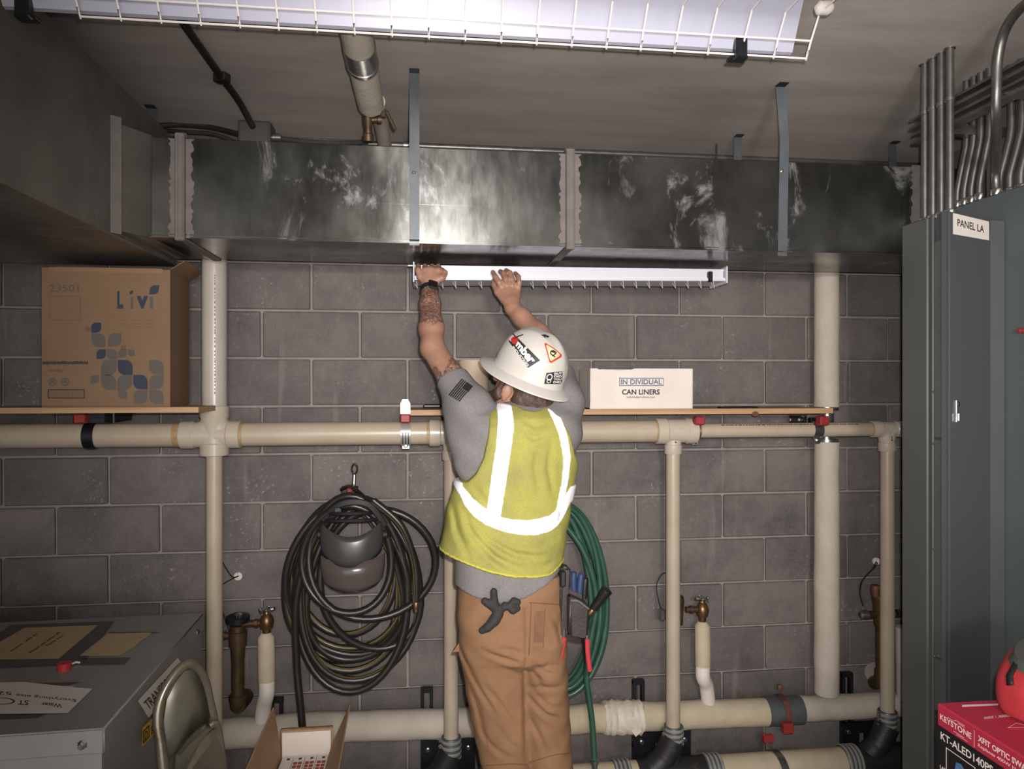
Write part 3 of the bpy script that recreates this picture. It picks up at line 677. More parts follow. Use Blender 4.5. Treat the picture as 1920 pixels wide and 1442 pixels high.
# ---- brown carton
bc = thing('brown_carton', 'tall brown cardboard carton printed with leaf shapes on the left shelf', 'box', P(200, 764, 2.75))
Yc = 2.67; A = P(78, 764, Yc); B = P(319, 764, Yc); A.z = B.z = ztl; zt_ = PZ(200, 504, Yc); dep = .30
u = (B-A).normalized(); rot = Matrix.Rotation(math.radians(5.5), 3, 'Z'); nv = rot @ Vector((0, 1, 0))
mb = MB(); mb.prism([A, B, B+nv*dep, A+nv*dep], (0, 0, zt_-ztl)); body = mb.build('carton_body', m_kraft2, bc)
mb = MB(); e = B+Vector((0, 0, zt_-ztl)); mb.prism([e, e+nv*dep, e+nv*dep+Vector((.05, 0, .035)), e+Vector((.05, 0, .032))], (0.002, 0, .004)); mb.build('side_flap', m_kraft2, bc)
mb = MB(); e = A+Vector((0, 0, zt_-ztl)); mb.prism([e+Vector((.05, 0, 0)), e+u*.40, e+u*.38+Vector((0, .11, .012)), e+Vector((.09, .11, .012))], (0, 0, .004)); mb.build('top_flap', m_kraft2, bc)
mb = MB(); mb.box((A+B)/2+Vector((0, -.001, zt_-ztl-.006)), (B.x-A.x-.05, .001, .016)); mb.build('packing_tape', M('clear_packing_tape', (150, 120, 88), .2), bc)
bv = mesh_bvh(body)
decal('lettering', text_geo('23501', .0), [(93, 547), (148, 547), (148, 534), (93, 534)], bv, m_gpr, bc)
decal('panel_outline', frame_geo(.015, .02), [(93, 601), (151, 601), (151, 555), (93, 555)], bv, m_gpr2, bc)
decal('lettering', text_geo('L', .05), [(220, 579), (231, 579), (231, 546), (220, 546)], bv, m_navy, bc)
decal('lettering', text_geo('ı', .05), [(245, 579), (250, 579), (250, 557), (245, 557)], bv, m_gpr, bc)
decal('lettering', text_geo('v', .05), [(256, 579), (278, 579), (278, 555), (256, 555)], bv, m_navy, bc)
decal('lettering', text_geo('ı', .05), [(281, 579), (287, 579), (287, 557), (281, 557)], bv, m_gpr, bc)
def leaf_geo(flip=False, n=7, r=.48):
    def corner(cx, cy, a0): return [(cx+r*math.cos(math.radians(a0+90*i/n)), cy+r*math.sin(math.radians(a0+90*i/n))) for i in range(n+1)]
    pts = [(0, 0)]+corner(1-r, r, -90)+[(1, 1)]+corner(r, 1-r, 90)
    if flip: pts = [(1-a_, b_) for a_, b_ in pts][::-1]
    return poly_geo(pts)
decal('leaf_mark', leaf_geo(), [(280, 552), (297, 552), (299, 535), (282, 535)], bv, m_navy, bc)
decal('leaf_mark', leaf_geo(), [(243, 552), (249, 552), (250, 545), (244, 545)], bv, m_navy, bc)
for (lx, ly, s, mt, fp) in ((171, 605, 19, m_navy, 0), (172, 625, 26, m_gpr, 1), (203, 625, 25, m_gpr, 0), (181, 655, 18, m_navy, 0), (201, 655, 19, m_gpr, 1), (222, 655, 16, m_gpr, 0), (240, 655, 13, m_gpr, 1), (227, 647, 9, m_gpr2, 0),
                        (160, 613, 9, m_gpr2, 1), (190, 675, 29, m_gpr, 0), (221, 675, 28, m_navy, 1), (280, 675, 27, m_gpr, 1), (170, 703, 16, m_gpr, 0), (190, 703, 28, m_gpr, 1), (220, 703, 28, m_gpr, 0), (250, 703, 27, m_navy, 1), (280, 703, 27, m_gpr, 0), (222, 731, 17, m_gpr, 1), (251, 731, 26, m_gpr, 0), (280, 731, 27, m_gpr, 1)):
    decal('leaf_mark', leaf_geo(bool(fp)), [(lx, ly+s), (lx+s, ly+s), (lx+s, ly), (lx, ly)], bv, mt, bc)
rr = random.Random(3)
for (xa_, xb_, ya_, yb_, n_, mt) in ((80, 166, 684, 677, 34, m_ink), (92, 120, 698, 692, 12, m_gpr2), (224, 292, 602, 601, 3, m_gpr2), (224, 292, 608, 607, 3, m_gpr2), (235, 290, 613, 612, 3, m_gpr2)):
    rc = []
    for i in range(n_):
        a_ = i/n_; rc.append((a_, rr.uniform(0, .25), a_+.75/n_, rr.uniform(.75, 1)))
    decal('small_print', bars_geo(rc), [(xa_, ya_), (xb_, ya_), (xb_, yb_), (xa_, yb_)], bv, mt, bc)
decal('barcode_frame', frame_geo(.025, .1), [(90, 747), (159, 747), (159, 730), (90, 730)], bv, m_ink, bc)
decal('barcode', bars_geo([(i/26, 0, i/26+rr.uniform(.008, .02), 1) for i in range(26)]), [(94, 744), (155, 744), (155, 733), (94, 733)], bv, m_gpr, bc)
def ring_geo(n=20, t=.16): 
    v = [(.5+.5*math.cos(2*math.pi*i/n), .5+.5*math.sin(2*math.pi*i/n)) for i in range(n)]+[(.5+(.5-t)*math.cos(2*math.pi*i/n), .5+(.5-t)*math.sin(2*math.pi*i/n)) for i in range(n)]
    return v, [(i, (i+1) % n, n+(i+1) % n, n+i) for i in range(n)]
def disc_geo(n=20): return poly_geo([(.5+.5*math.cos(2*math.pi*i/n), .5+.5*math.sin(2*math.pi*i/n)) for i in range(n)])
for cx_ in (99, 122): decal('round_mark', ring_geo(), [(cx_-8, 724), (cx_+8, 724), (cx_+8, 708), (cx_-8, 708)], bv, m_gpr, bc); decal('round_mark', disc_geo(), [(cx_-4, 719), (cx_+4, 719), (cx_+4, 712), (cx_-4, 712)], bv, m_gpr, bc)

# ================================================================== FLUSH VALVES AND STUBS
def stop_valve(px, py, Y, t):      # angle stop: chrome star handle over a brass globe
    c = P(px, py, Y); mb = MB()
    mb.lathe(c+Vector((0, 0, -.055)), (0, 0, 1), [(0, .016), (.022, .017), (.026, .024), (.045, .0285), (.062, .027), (.078, .019), (.084, .012), (.094, .010)], 20)
    bo = mb.build('valve_body', m_brass, t); mb = MB(); h = c+Vector((0, 0, .040))
    for k in range(5):
        a = 2*math.pi*k/5+.3; mb.tube([h, h+Vector((math.cos(a)*.026, math.sin(a)*.026, .004))], [.005, .0075], 8)
        mb.tube([h+Vector((math.cos(a)*.026, math.sin(a)*.026, .004)), h+Vector((math.cos(a)*.033, math.sin(a)*.033, .005))], [.009, .006], 8)
    mb.lathe(h+Vector((0, 0, -.006)), (0, 0, 1), [(0, .010), (.012, .010), (.015, .006)], 10)
    mb.build('star_handle', m_chrome, bo); return c
def jacket(px, py0, py1, px2, py2, Y, t):   # insulated supply riser, bare white pipe below
    mb = MB(); a = P(px, py0, Y); b = P(px+1, py1, Y); mb.tube([a, a+Vector((0, 0, -.02)), a.lerp(b, .5), b], [.018, .033, .034, .0335], 20); mb.build('insulation', m_insul2, t)
    c = P(px2, py2, LY); mb = MB(); mb.tube(bez([b, b+Vector((0, 0, -.05)), b.lerp(c, .6)+Vector((0, 0, .01)), c], 6), .031, 20); mb.build('supply_pipe', m_card, t)
fv = thing('flush_valve', 'tarnished brass flush valve with star handle stop beside the left pipe', 'valve', P(445, 1330, 2.95), 'brass flush valves')
Y = 2.955; c = P(446, 1178, Y); mb = MB()
mb.lathe(P(446, 1235, Y), (0, 0, 1), [(0, .026), (.05, .028), (.052, .034), (.11, .036), (.112, .030), (.135, .030)], 22)
mb.cyl(P(455, 1170, Y), P(492, 1168, Y), .014); mb.lathe(P(478, 1169, Y), (1, 0, 0), [(0, .019), (.012, .019), (.014, .016)], 8)
mb.cyl(P(414, 1192, Y), P(440, 1192, Y), .013); mb.lathe(P(416, 1192, Y), (1, 0, 0), [(0, .018), (.014, .018)], 8); mb.build('valve_body', m_brassd, fv)
MB().lathe(P(446, 1166, Y), (0, 0, 1), [(0, .045), (.022, .046), (.026, .040), (.030, .028), (.034, .02)], 24).build('cap_ring', m_black, fv)
MB().lathe(P(448, 1157, Y-.03), (0, -.2, 1), [(0, .014), (.012, .014), (.016, .008)], 14).build('chrome_cap', m_chrome, fv)
MB().tube([P(446, 1235, Y), P(446, 1308, Y)], .0245, 18).build('tail_pipe', m_brassd, fv)
MB().lathe(P(446, 1212, Y), (0, 0, -1), [(0, .0262), (.02, .0262), (.03, .0258)], 18).build('white_thread_tape', m_card, fv)
mb = MB(); q = P(446, 1308, Y); mb.tube(bez([q+Vector((0, 0, .01)), q+Vector((0, .002, -.03)), q+Vector((0, .06, -.045)), q+Vector((0, .13, -.05))], 6), .030, 18); mb.lathe(q+Vector((0, 0, .012)), (0, 0, -1), [(0, .034), (.022, .034)], 18); mb.build('elbow', m_brassd, fv)
stop_valve(500, 1164, Y, fv); jacket(499, 1186, 1276, 491, 1362, Y, fv)
fv2 = thing('flush_valve', 'brass stop with chrome star handle on a white jacketed pipe right of the hose', 'valve', P(1315, 1320, 2.95), 'brass flush valves')
Y = 2.96; stop_valve(1317, 1142, Y, fv2); jacket(1317, 1165, 1248, 1328, 1315, Y, fv2)
mb = MB(); mb.cyl(P(1286, 1143, Y), P(1312, 1142, Y), .013); mb.lathe(P(1293, 1143, Y), (1, 0, 0), [(0, .018), (.012, .018)], 8); mb.lathe(P(1270, 1170, Y), (0, 0, 1), [(0, .024), (.06, .026), (.10, .030), (.12, .026)], 20)
mb.build('side_body', m_brassd, fv2)
MB().box(P(1241, 1152, Y), (.026, .03, .05), bev=.006).build('sensor_plug', m_steel, fv2)
MB().cyl(P(1243, 1152, Y), P(1270, 1152, Y), .012).build('side_nipple', m_brass, fv2)
fv3 = thing('flush_valve', 'dark flush valve with wired solenoid half hidden by the rightmost pipe', 'valve', P(1650, 1260, 2.97), 'brass flush valves')
Y = 2.985; mb = MB(); mb.lathe(P(1652, 1172, Y), (0, 0, 1), [(0, .030), (.06, .034), (.09, .034), (.12, .040), (.135, .036)], 20)
mb.cyl(P(1626, 1153, Y), P(1690, 1150, Y), .017); mb.tube([P(1651, 1172, Y), P(1652, 1262, Y)], .022, 14); mb.build('valve_body', m_brassd, fv3)
MB().lathe(P(1612, 1153, Y), (1, 0, 0), [(0, .012), (.008, .020), (.036, .022), (.04, .016)], 16).build('solenoid', m_steel, fv3)
MB().lathe(P(1642, 1118, Y), (0, 0, 1), [(0, .020), (.03, .024), (.05, .020)], 14).build('cap', m_rust, fv3)
MB().lathe(P(1676, 1150, Y), (1, 0, 0), [(0, .018), (.012, .018)], 8).build('chrome_nut', m_chrome, fv3)
MB().tube([P(1692, 1175, Y), P(1694, 1310, Y)], .03, 14).build('supply_pipe', m_insul, fv3)
mb = MB(); mb.tube(bez([P(1653, 1255, Y), P(1651, 1275, Y), P(1640, 1280, 3.08)], 6), .030, 16); mb.build('elbow', m_brassd, fv3)
MB().lathe(P(1638, 1260, 3.098), (0, -1, 0), [(0, .046), (.004, .044), (.005, .030)], 18).build('wall_collar', m_mortar, fv3)
def stub(px, py, lab, wires):
    t = thing('conduit_stub', lab, 'conduit stub', P(px, py, 3.09), 'wall stubs with black wires')
    c = P(px, py, WY); mb = MB(); mb.lathe(c+Vector((0, .01, 0)), (0, -1, 0), [(0, .017), (.018, .017), (.020, .013), (.012, .012), (.011, .004)], 16); mb.build('stub', m_card, t)
    for wpts in wires: MB().tube(bez([P(a_, b_, yy) for a_, b_, yy in wpts], 8), .0024, 6).build('wire', m_blk, t)
stub(447, 1080, 'small wall stub with black wires beside the left vertical pipe', [[(447, 1080, 3.085), (436, 1082, 3.05), (424, 1066, 3.04), (416, 1050, 3.03), (412, 1035, 3.03)], [(446, 1081, 3.085), (434, 1086, 3.05), (420, 1094, 3.03), (410, 1102, 3.0)], [(415, 1140, 3.02), (422, 1160, 3.0), (430, 1182, 2.98)]])
stub(1642, 1052, 'small wall stub with two black wires beside the rightmost pipe', [[(1643, 1053, 3.085), (1635, 1068, 3.05), (1616, 1090, 3.03), (1612, 1112, 3.0), (1618, 1134, 2.985)], [(1645, 1055, 3.085), (1640, 1064, 3.05), (1620, 1084, 3.03), (1613, 1110, 3.0), (1619, 1136, 2.985)]])
tag(MB().tube(bez([P(1252, 1073, 3.06), P(1240, 1078, 3.05), P(1231, 1098, 3.03), P(1234, 1122, 3.0), P(1239, 1140, 2.97)], 8), .0024, 6).build('sensor_wire', m_blk), 'thin black wire curving to the valve behind the middle pipe', 'wire')

# ================================================================== LOW PIPE CLAMPS
hc = thing('saddle_clamp', 'rusty strap with red block hanging on the grey saddle of the low pipe', 'clamp', P(1470, 1370, LY))
A = P(1466, 1333, LY); mb = MB(); v = []; f = []; n = 20; ro = .066
for i in range(n+1):
    q = math.radians(-20+200*i/n)
    for dx, rad_ in ((-.014, ro), (.014, ro), (.014, ro+.004), (-.014, ro+.004)): v.append(Vector((A.x+dx+.012*(i/n-.5), LY-rad_*math.sin(q), A.z+rad_*math.cos(q))))
for i in range(n):
    for j in range(4): f.append((i*4+j, i*4+(j+1) % 4, i*4+4+(j+1) % 4, i*4+4+j))
f += [(0, 1, 2, 3), tuple(len(v)-4+k for k in range(4))]; mb.add(v, f); mb.build('strap_band', m_rust, hc)
MB().box(P(1476, 1364, 2.94), (.045, .035, .045), bev=.004).build('red_block', m_red, hc)
MB().lathe(P(1462, 1288, LY-.01), (0, -1, 0), [(0, .014), (.01, .014), (.013, .009)], 8).build('bolt', m_rust, hc)
hc2 = thing('floor_pipe_clamp', 'grey strap with red block over the cream pipe at the floor', 'clamp', P(1452, 1440, 2.9))
mb = MB(); v = []; f = []; x_ = PX(1456, WYp); ro = rW+.002
for i in range(n+1):
    q = math.radians(-30+170*i/n)
    for dx, rad_ in ((-.016, ro), (.016, ro), (.016, ro+.004), (-.016, ro+.004)): v.append(Vector((x_+dx+.03*(i/n-.3), WYp-rad_*math.sin(q), wz+rad_*math.cos(q))))
for i in range(n):
    for j in range(4): f.append((i*4+j, i*4+(j+1) % 4, i*4+4+(j+1) % 4, i*4+4+j))
f += [(0, 1, 2, 3), tuple(len(v)-4+k for k in range(4))]; mb.add(v, f); mb.build('strap_band', m_steel, hc2)
MB().box(P(1440, 1384, 2.92), (.045, .03, .03), bev=.004).build('red_block', m_red, hc2)
MB().box(P(1442, 1397, 2.92), (.030, .012, .035), bev=.002).build('strut_tongue', m_steel, hc2)

# ================================================================== HOSES
def coil(loops, Yc, tail, pre=None, n=44):
    pts = list(pre or [])
    for i, (cx, rx, yt, yb, dy) in enumerate(loops):
        nx = loops[(i+1)] if i+1 < len(loops) else loops[i]
        for k in range(n):
            a = 2*math.pi*k/n; s = k/n; s = s*s*(3-2*s)
            c_, r_, t_, b_, d_ = [p*(1-s)+q*s for p, q in zip((cx, rx, yt, yb, dy), nx)]
            w_ = 1+.10*math.cos(a+1.2*i)
            egg = 1-.13*math.cos(a)
            pts.append(P(c_+r_*math.sin(a)*egg*w_, (t_+b_)/2-(b_-t_)/2*math.cos(a), Yc+d_+.012*math.sin(2*a+i)))
    return pts+[P(*q) for q in tail]
hs = thing('black_hose', 'black garden hose with yellow stripe coiled on the block wall left of the man', 'hose', P(665, 1310, 2.85))
loops = [(640, 92, 948, 1175, .05), (668, 112, 938, 1205, .03), (655, 100, 945, 1228, .06), (640, 100, 940, 1248, .0), (672, 108, 934, 1268, .02), (655, 104, 930, 1285, -.03), (662, 112, 940, 1310, .0), (668, 98, 936, 1240, .04), (650, 110, 944, 1215, -.01), (676, 92, 940, 1258, .03), (708, 116, 955, 1172, -.04), (655, 84, 948, 1150, -.05)]
pts = coil(loops, 2.90, [])
A = pts[-1]; tail = bez([A, P(590, 1010, 2.86), P(556, 1120, 2.87), P(556, 1240, 2.88), P(563, 1320, 2.87), P(568, 1370, 2.86), P(578, 1460, 2.86), P(590, 1480, 2.84)], 8)
MB().tube(pts+tail[1:], .0148, 12, stripe=(4,)).build('hose_coil', [m_hose, m_gold], hs)
pre = bez([P(700, 938, 2.83), P(752, 985, 2.82), P(776, 1050, 2.83), P(781, 1100, 2.83), P(780, 1130, 2.83)], 8)
e1 = MB().tube(pre, .0135, 12, stripe=(4,)).build('hose_end', [m_hose, m_gold], hs)
MB().lathe(P(780, 1128, 2.83), (0, 0, -1), [(0, .013), (.003, .015), (.022, .015), (.024, .011), (.04, .011)], 12).build('brass_fitting', m_brass, hs)
hk = thing('hose_hanger', 'black hose bracket with red grip and chrome wrench above the black coil', 'hanger', P(662, 935, 3.05))
mb = MB(); mb.box((PX(656, 3.08), 3.08, PZ(656, 918, 3.08)), (.07, .03, .03), bev=.004); mb.cyl((PX(645, 3.0), 3.09, PZ(650, 945, 3.0)), (PX(645, 3.0), 2.80, PZ(650, 942, 3.0)), .012)
mb.tube(bez([P(640, 918, 3.06), P(655, 912, 3.0), P(672, 922, 2.9), P(690, 940, 2.84)], 6), .008, 8); mb.build('bracket', m_black, hk)
MB().box(P(656, 919, 2.98), (.024, .03, .020), bev=.005).build('red_grip', m_red, hk)
wr = MB(); Yw = 2.99; wr.tube([P(663, 916, Yw), P(664.5, 890, Yw)], [.0085, .0075], 10, flat=.5)
ring = [P(665+5.2*math.sin(2*math.pi*k/16), 879-9*math.cos(2*math.pi*k/16), Yw) for k in range(16)]; wr.tube(ring, .0045, 8, closed=True); wr.build('wrench', m_chrome, hk)
# face shield
fs = thing('face_shield', 'dark grey plastic face shield with smoked visor hanging in front of the black hose', 'face shield', P(660, 1100, 2.78))
Yf = 2.77; mb = MB(); n = 20; rows = [(1000, .112, .068), (1012, .119, .074), (1030, .122, .078), (1045, .119, .076), (1056, .113, .073)]
v = []; f = []
for (py, a_, b_) in rows:
    c_ = P(660, py, Yf+.05)
    for k in range(n+1):
        q = math.radians(-100+200*k/n); v.append(c_+Vector((a_*math.sin(q), -b_*math.cos(q), .045*math.sin(q)**2)))
for i in range(len(rows)-1):
    for k in range(n): f.append((i*(n+1)+k, i*(n+1)+k+1, (i+1)*(n+1)+k+1, (i+1)*(n+1)+k))
mb.add(v, f); o = mb.build('crown_guard', m_visor, fs); md = o.modifiers.new('t', 'SOLIDIFY'); md.thickness = .004
mb = MB(); v = []; f = []
for (py, s_) in ((1046, 1.0), (1070, .99), (1092, .93), (1103, .78)):
    c_ = P(662, py, Yf+.055)
    for k in range(n+1):
        q = math.radians(-80+160*k/n); v.append(c_+Vector((.124*s_*math.sin(q), -.076*s_*math.cos(q), .02*math.sin(abs(q))**2)))
for i in range(3):
    for k in range(n): f.append((i*(n+1)+k, i*(n+1)+k+1, (i+1)*(n+1)+k+1, (i+1)*(n+1)+k))
mv, nt, b = new_mat('smoked_visor'); b.inputs['Base Color'].default_value = lin((88, 80, 76)); b.inputs['Roughness'].default_value = .2; b.inputs['Alpha'].default_value = .82
mb.add(v, f); o = mb.build('visor', mv, fs); md = o.modifiers.new('t', 'SOLIDIFY'); md.thickness = .002
mb = MB(); 
for py, s_ in ((962, .085), (975, .10)):
    c_ = P(660, py, Yf+.08); mb.tube([c_+Vector((s_*math.sin(q), -.07*math.cos(q), .01*math.cos(q))) for q in [math.radians(-120+240*k/18) for k in range(19)]], .007, 8)
mb.tube(bez([P(605, 975, Yf+.07), P(640, 945, Yf+.05), P(690, 946, Yf+.05), P(722, 985, Yf+.07)], 6), .006, 8, flat=2.2); mb.build('headband', m_blk, fs)
for px in (600, 722): MB().lathe(P(px, 1002, Yf+.06), (1 if px > 660 else -1, 0, 0), [(-.006, .017), (.008, .017), (.011, .012)], 14).build('knob', m_blk, fs)
# green hose
gs = thing('green_hose', 'green garden hose coiled on the wall behind the right side of the man', 'hose', P(1070, 1310, 2.9))
loops = [(1046, 60, 975, 1275, .05), (1050, 66, 962, 1285, .02), (1046, 72, 957, 1292, .04), (1052, 74, 952, 1300, .0), (1046, 82, 948, 1306, .03), (1052, 84, 944, 1312, -.01), (1056, 80, 950, 1300, -.03), (1044, 70, 955, 1290, -.04)]
pts = coil(loops, 2.93, [])
tail = bez([pts[-1], P(1092, 1030, 2.87), P(1118, 1120, 2.86), P(1106, 1210, 2.85), P(1100, 1270, 2.84), P(1110, 1350, 2.82), P(1115, 1428, 2.80)], 8)
MB().tube(pts+tail[1:], .0120, 12).build('hose_coil', m_green, gs)
MB().lathe(P(1115, 1424, 2.80), (0, 0, -1), [(0, .012), (.002, .016), (.018, .016), (.02, .012), (.05, .012)], 12).build('hose_fitting', m_steel, gs)
mb = MB(); mb.box((PX(1046, 3.0), 3.06, PZ(1046, 962, 3.0)), (.10, .08, .03), bev=.004); mb.cyl((PX(1046, 3.0), 3.09, PZ(1046, 972, 3.0)), (PX(1046, 3.0), 2.84, PZ(1046, 968, 3.0)), .02)
tag(mb.build('hose_hook', m_black), 'black wall hook holding the green hose coil', 'hook')

# ================================================================== LIGHT FIXTURES
def fixture(name, lab, xa_, xb_, Y0, Y1, zb, zt_, guard_dx, tilt=0):
    return None
# the one on the ceiling near the viewer
GY = 1.70; zg = CH+.827
lf_ = thing('strip_light', 'long white strip light with wire guard hanging under the ceiling at the top', 'light fixture', (0, 1.6, zg))
xr_ = PX(1488, GY); xl_ = TX+.012; Yn = GY-.36; zr = zg+.014
mb = MB(); GR = GY+.018; prof = [(GR, zr+.0), (GR-.012, zr+.002), (GR-.068, zr+.11), (GR-.09, zr+.118), (Yn+.09, zr+.118), (Yn+.05, zr+.11), (Yn-.006, zr+.002), (Yn-.018, zr)]
up_ = [(a_, b_+.006) for a_, b_ in prof[::-1]]
mb.prism([Vector((xl_, a_, b_)) for a_, b_ in prof+up_], (xr_-xl_, 0, 0)); mb.build('reflector', m_white2, lf_)
MB().box(((xl_+xr_)/2, (GY+Yn)/2, zr+.156), (xr_-xl_, .13, .064), bev=.006).build('housing', m_white, lf_)
for x_ in (xl_+.3, xr_-.3): MB().cyl((x_, (GY+Yn)/2, zr+.18), (x_, (GY+Yn)/2, HC-.001), .008, n=8).build('stem', m_steel, lf_)
for y_ in ((GY+Yn)/2-.06, (GY+Yn)/2+.06): MB().cyl((xl_+.03, y_, zr+.095), (xr_-.03, y_, zr+.095), .0127, n=14).build('tube_lamp', m_white, lf_)
gd = MB(); xg1 = PX(1512, GY); gx = [xg1-.0865*i for i in range(int((xg1-xl_)/.0865))]
wr_ = .0026
for k, y_ in enumerate((GY, GY-.02, (GY+Yn)/2, Yn+.02, Yn)):
    zz = zg+(.0, .035, .085, .035, .0)[k]; gd.tube([(gx[-1], y_, zz), (xg1+.0, y_, zz)], wr_, 6)
guard = gd.build('guard_wire', m_wire, lf_)
first = None
for i, x_ in enumerate(gx):
    path = [(0, GY-.012, .016), (0, GY+.004, -.004), (0, GY-.020, .032), (0, GY-.06, .082), (0, Yn+.06, .082), (0, Yn+.020, .032), (0, Yn-.004, -.004), (0, Yn+.012, .016)]
    if first is None: first = MB().tube(path, wr_, 6).build('guard_rib', m_wire, lf_).data; o = bpy.data.objects['guard_rib']
    else: o = bpy.data.objects.new('guard_rib', first); COL.objects.link(o); attach(o, lf_)
    o.location = (x_, 0, zg)
for px, py in ((47, 22), (1386, 92)):
    q = P(px, py, GY); mb = MB(); mb.box((q.x, GY-.005, zg+.012), (.03, .025, .05), bev=.003); mb.box((q.x, GY+.012, zg-.006), (.045, .03, .006), bev=.001); mb.build('guard_clip', m_black, lf_)
q = P(1522, 3, GY-.12); MB().lathe((xg1-.018, GY-.075, zg+.088), (1, .1, .1), [(0, .006), (.008, .016), (.03, .018), (.042, .012), (.045, .004)], 14).build('guard_end_cap', m_wire, lf_)
# the one the man is putting up
FY = 2.66
nf = thing('held_strip_light', 'narrow white strip light held up under the duct by the man', 'light fixture', P(1060, 533, FY))
A0 = P(778, 497, FY); A1 = P(1357, 505, FY); B0 = P(778, 526, FY); B1 = P(1357, 528, FY)
def bar(ta, tb, Ya, Yb, mat, nm, x_in=0.0):
    a = A0.lerp(B0, ta); b = A1.lerp(B1, ta); c_ = A1.lerp(B1, tb); d_ = A0.lerp(B0, tb); mb = MB()
    a, b, c_, d_ = [Vector((p.x+s*x_in, Ya, p.z)) for p, s in ((a, 1), (b, -1), (c_, -1), (d_, 1))]
    mb.prism([a, b, c_, d_], (0, Yb-Ya, 0)); return mb.build(nm, mat, nf)
bar(.0, .18, FY+.0, FY+.14, m_white, 'housing'); bar(.16, .80, FY-.004, FY+.13, m_white, 'reflector', .004); bar(.80, 1.0, FY-.016, FY+.14, m_white, 'lower_lip')
bar(.72, .80, FY-.010, FY-.004, m_wire, 'edge_bead')
for s, (a, b) in enumerate(((A0, B0), (A1, B1))):
    mb = MB(); mb.box(((a.x+b.x)/2-(.004 if s == 0 else -.004), FY+.06, (a.z+b.z)/2), (.006, .17, abs(a.z-b.z)+.018), bev=.002); mb.build('end_plate', m_white, nf)
mb = MB(); 
for k in range(24):
    px = 781+24.2*k
    if 1: 
        a = P(px, 528, FY-.01); a2 = P(px-6, 528, FY+.07); b = P(px+1.5, 540, FY+.02)
        mbk = MB(); mbk.tube([a, b, a2], .0016, 5); mbk.build('guard_hook', m_wire, nf)
MB().box(P(1331, 519, FY-.012), (.018, .02, .040), bev=.003).build('clip', m_black, nf)
MB().tube([P(765, 498, FY+.01), P(779, 498, FY+.01)], .003, 6).build('guard_wire_end', m_wire, nf)

# ================================================================== ELECTRICAL GEAR AT RIGHT
XP = 1.55; XQ = 1.82; zpt = CH+.522; zdt = CH+.527
pn = thing('electrical_panel', 'tall dark grey electrical panel with ajar door and printed name plate', 'electrical panel', (1.68, 2.1, 0))
yfar = onX(1690, 425, XP).y; ydn = onX(1751, 425, XP).y
MB().box(((XP+XQ)/2, (yfar+ydn+.03)/2, zpt/2), (XQ-XP-.002, yfar-ydn-.03, zpt), bev=.004).build('cabinet_body', m_panel, pn)
d0 = Vector((XP, onX(1773, 392, XP).y, 0)); d1 = Vector((XQ-.004, 2.065, 0)); dn = Vector((d1.y-d0.y, -(d1.x-d0.x), 0)).normalized()
mb = MB(); zd0, zd1 = .10, zdt-.004
mb.prism([d0, d1, d1-dn*.012, d0-dn*.012], (0, 0, zd1-zd0)); mb.v = [(a_, b_, c_+zd0) for a_, b_, c_ in mb.v]; dr = mb.build('door', m_door, pn)
# door return flange with its breaks
for (pa, pb) in ((449, 822), (826, 1238), (1242, 1700)):
    za = PZ(1760, pa, 1.98); zb_ = PZ(1760, pb, 1.98); zb_ = max(zb_, .10)
    MB().box((XP+.006, (d0.y+ydn)/2+.002, (za+zb_)/2), (.010, ydn-d0.y-.004, za-zb_), bev=.0015).build('door_flange', m_panel, dr)
MB().box((XP+.012, (d0.y+ydn)/2, (zd1+.1)/2), (.006, ydn-d0.y, zd1-.1)).build('inner_flange', m_door, dr)
MB().box((XP-.001, ydn+.004, zpt/2), (.006, .010, zpt-.004), bev=.002).build('body_trim', m_panel, pn)
for py in (735, 832, 1030, 1230):
    q = onX(1752, py, XP-.003); MB().lathe(q, (-1, 0, 0), [(0, .004), (.003, .004), (.004, .002)], 8).build('screw', m_steel, pn)
bvd = mesh_bvh(dr)
decal('name_plate', grid_geo(1, 1), [(1786, 439), (1854, 451), (1853.5, 415.5), (1786, 399.5)], bvd, m_paper, dr, .0012)
decal('lettering', text_geo('PANEL LA', .012), [(1794, 424), (1844, 437), (1844, 423.5), (1794, 410.5)], bvd, m_ink, dr, .002)
lt = MB(); q = P(1793, 771, 1.965); hh = bvd.ray_cast(Vector((0, 0, CH)), ray(1793, 771).normalized())[0]; Rz = Matrix.Rotation(math.atan2(d1.y-d0.y, d1.x-d0.x), 3, 'Z')
lt.box(hh+dn*.002, (.014, .006, .070), Rz, .002); lt.build('latch_plate', m_steel, dr)
MB().box(hh+dn*.006+Vector((0, 0, -.018)), (.010, .010, .026), Rz, .002).build('latch', m_chrome, dr)
MB().box(hh+dn*.005+Vector((0, 0, .022)), (.010, .008, .014), Rz, .002).build('lock', m_black, dr)
sw = thing('switchboard', 'big grey electrical switchboard at the right edge behind the panel door', 'electrical panel', (1.9, 1.5, 0))
zst = CH+.614
MB().box(((XQ+1.965)/2, (2.285+.9)/2, zst/2), (1.965-XQ, 2.285-.9, zst), bev=.004).build('cabinet_body', m_board, sw)
MB().lathe(onX(1921, 620, XQ), (-1, 0, 0), [(0, .008), (.02, .008), (.022, .005)], 10).build('red_knob', m_red, sw)
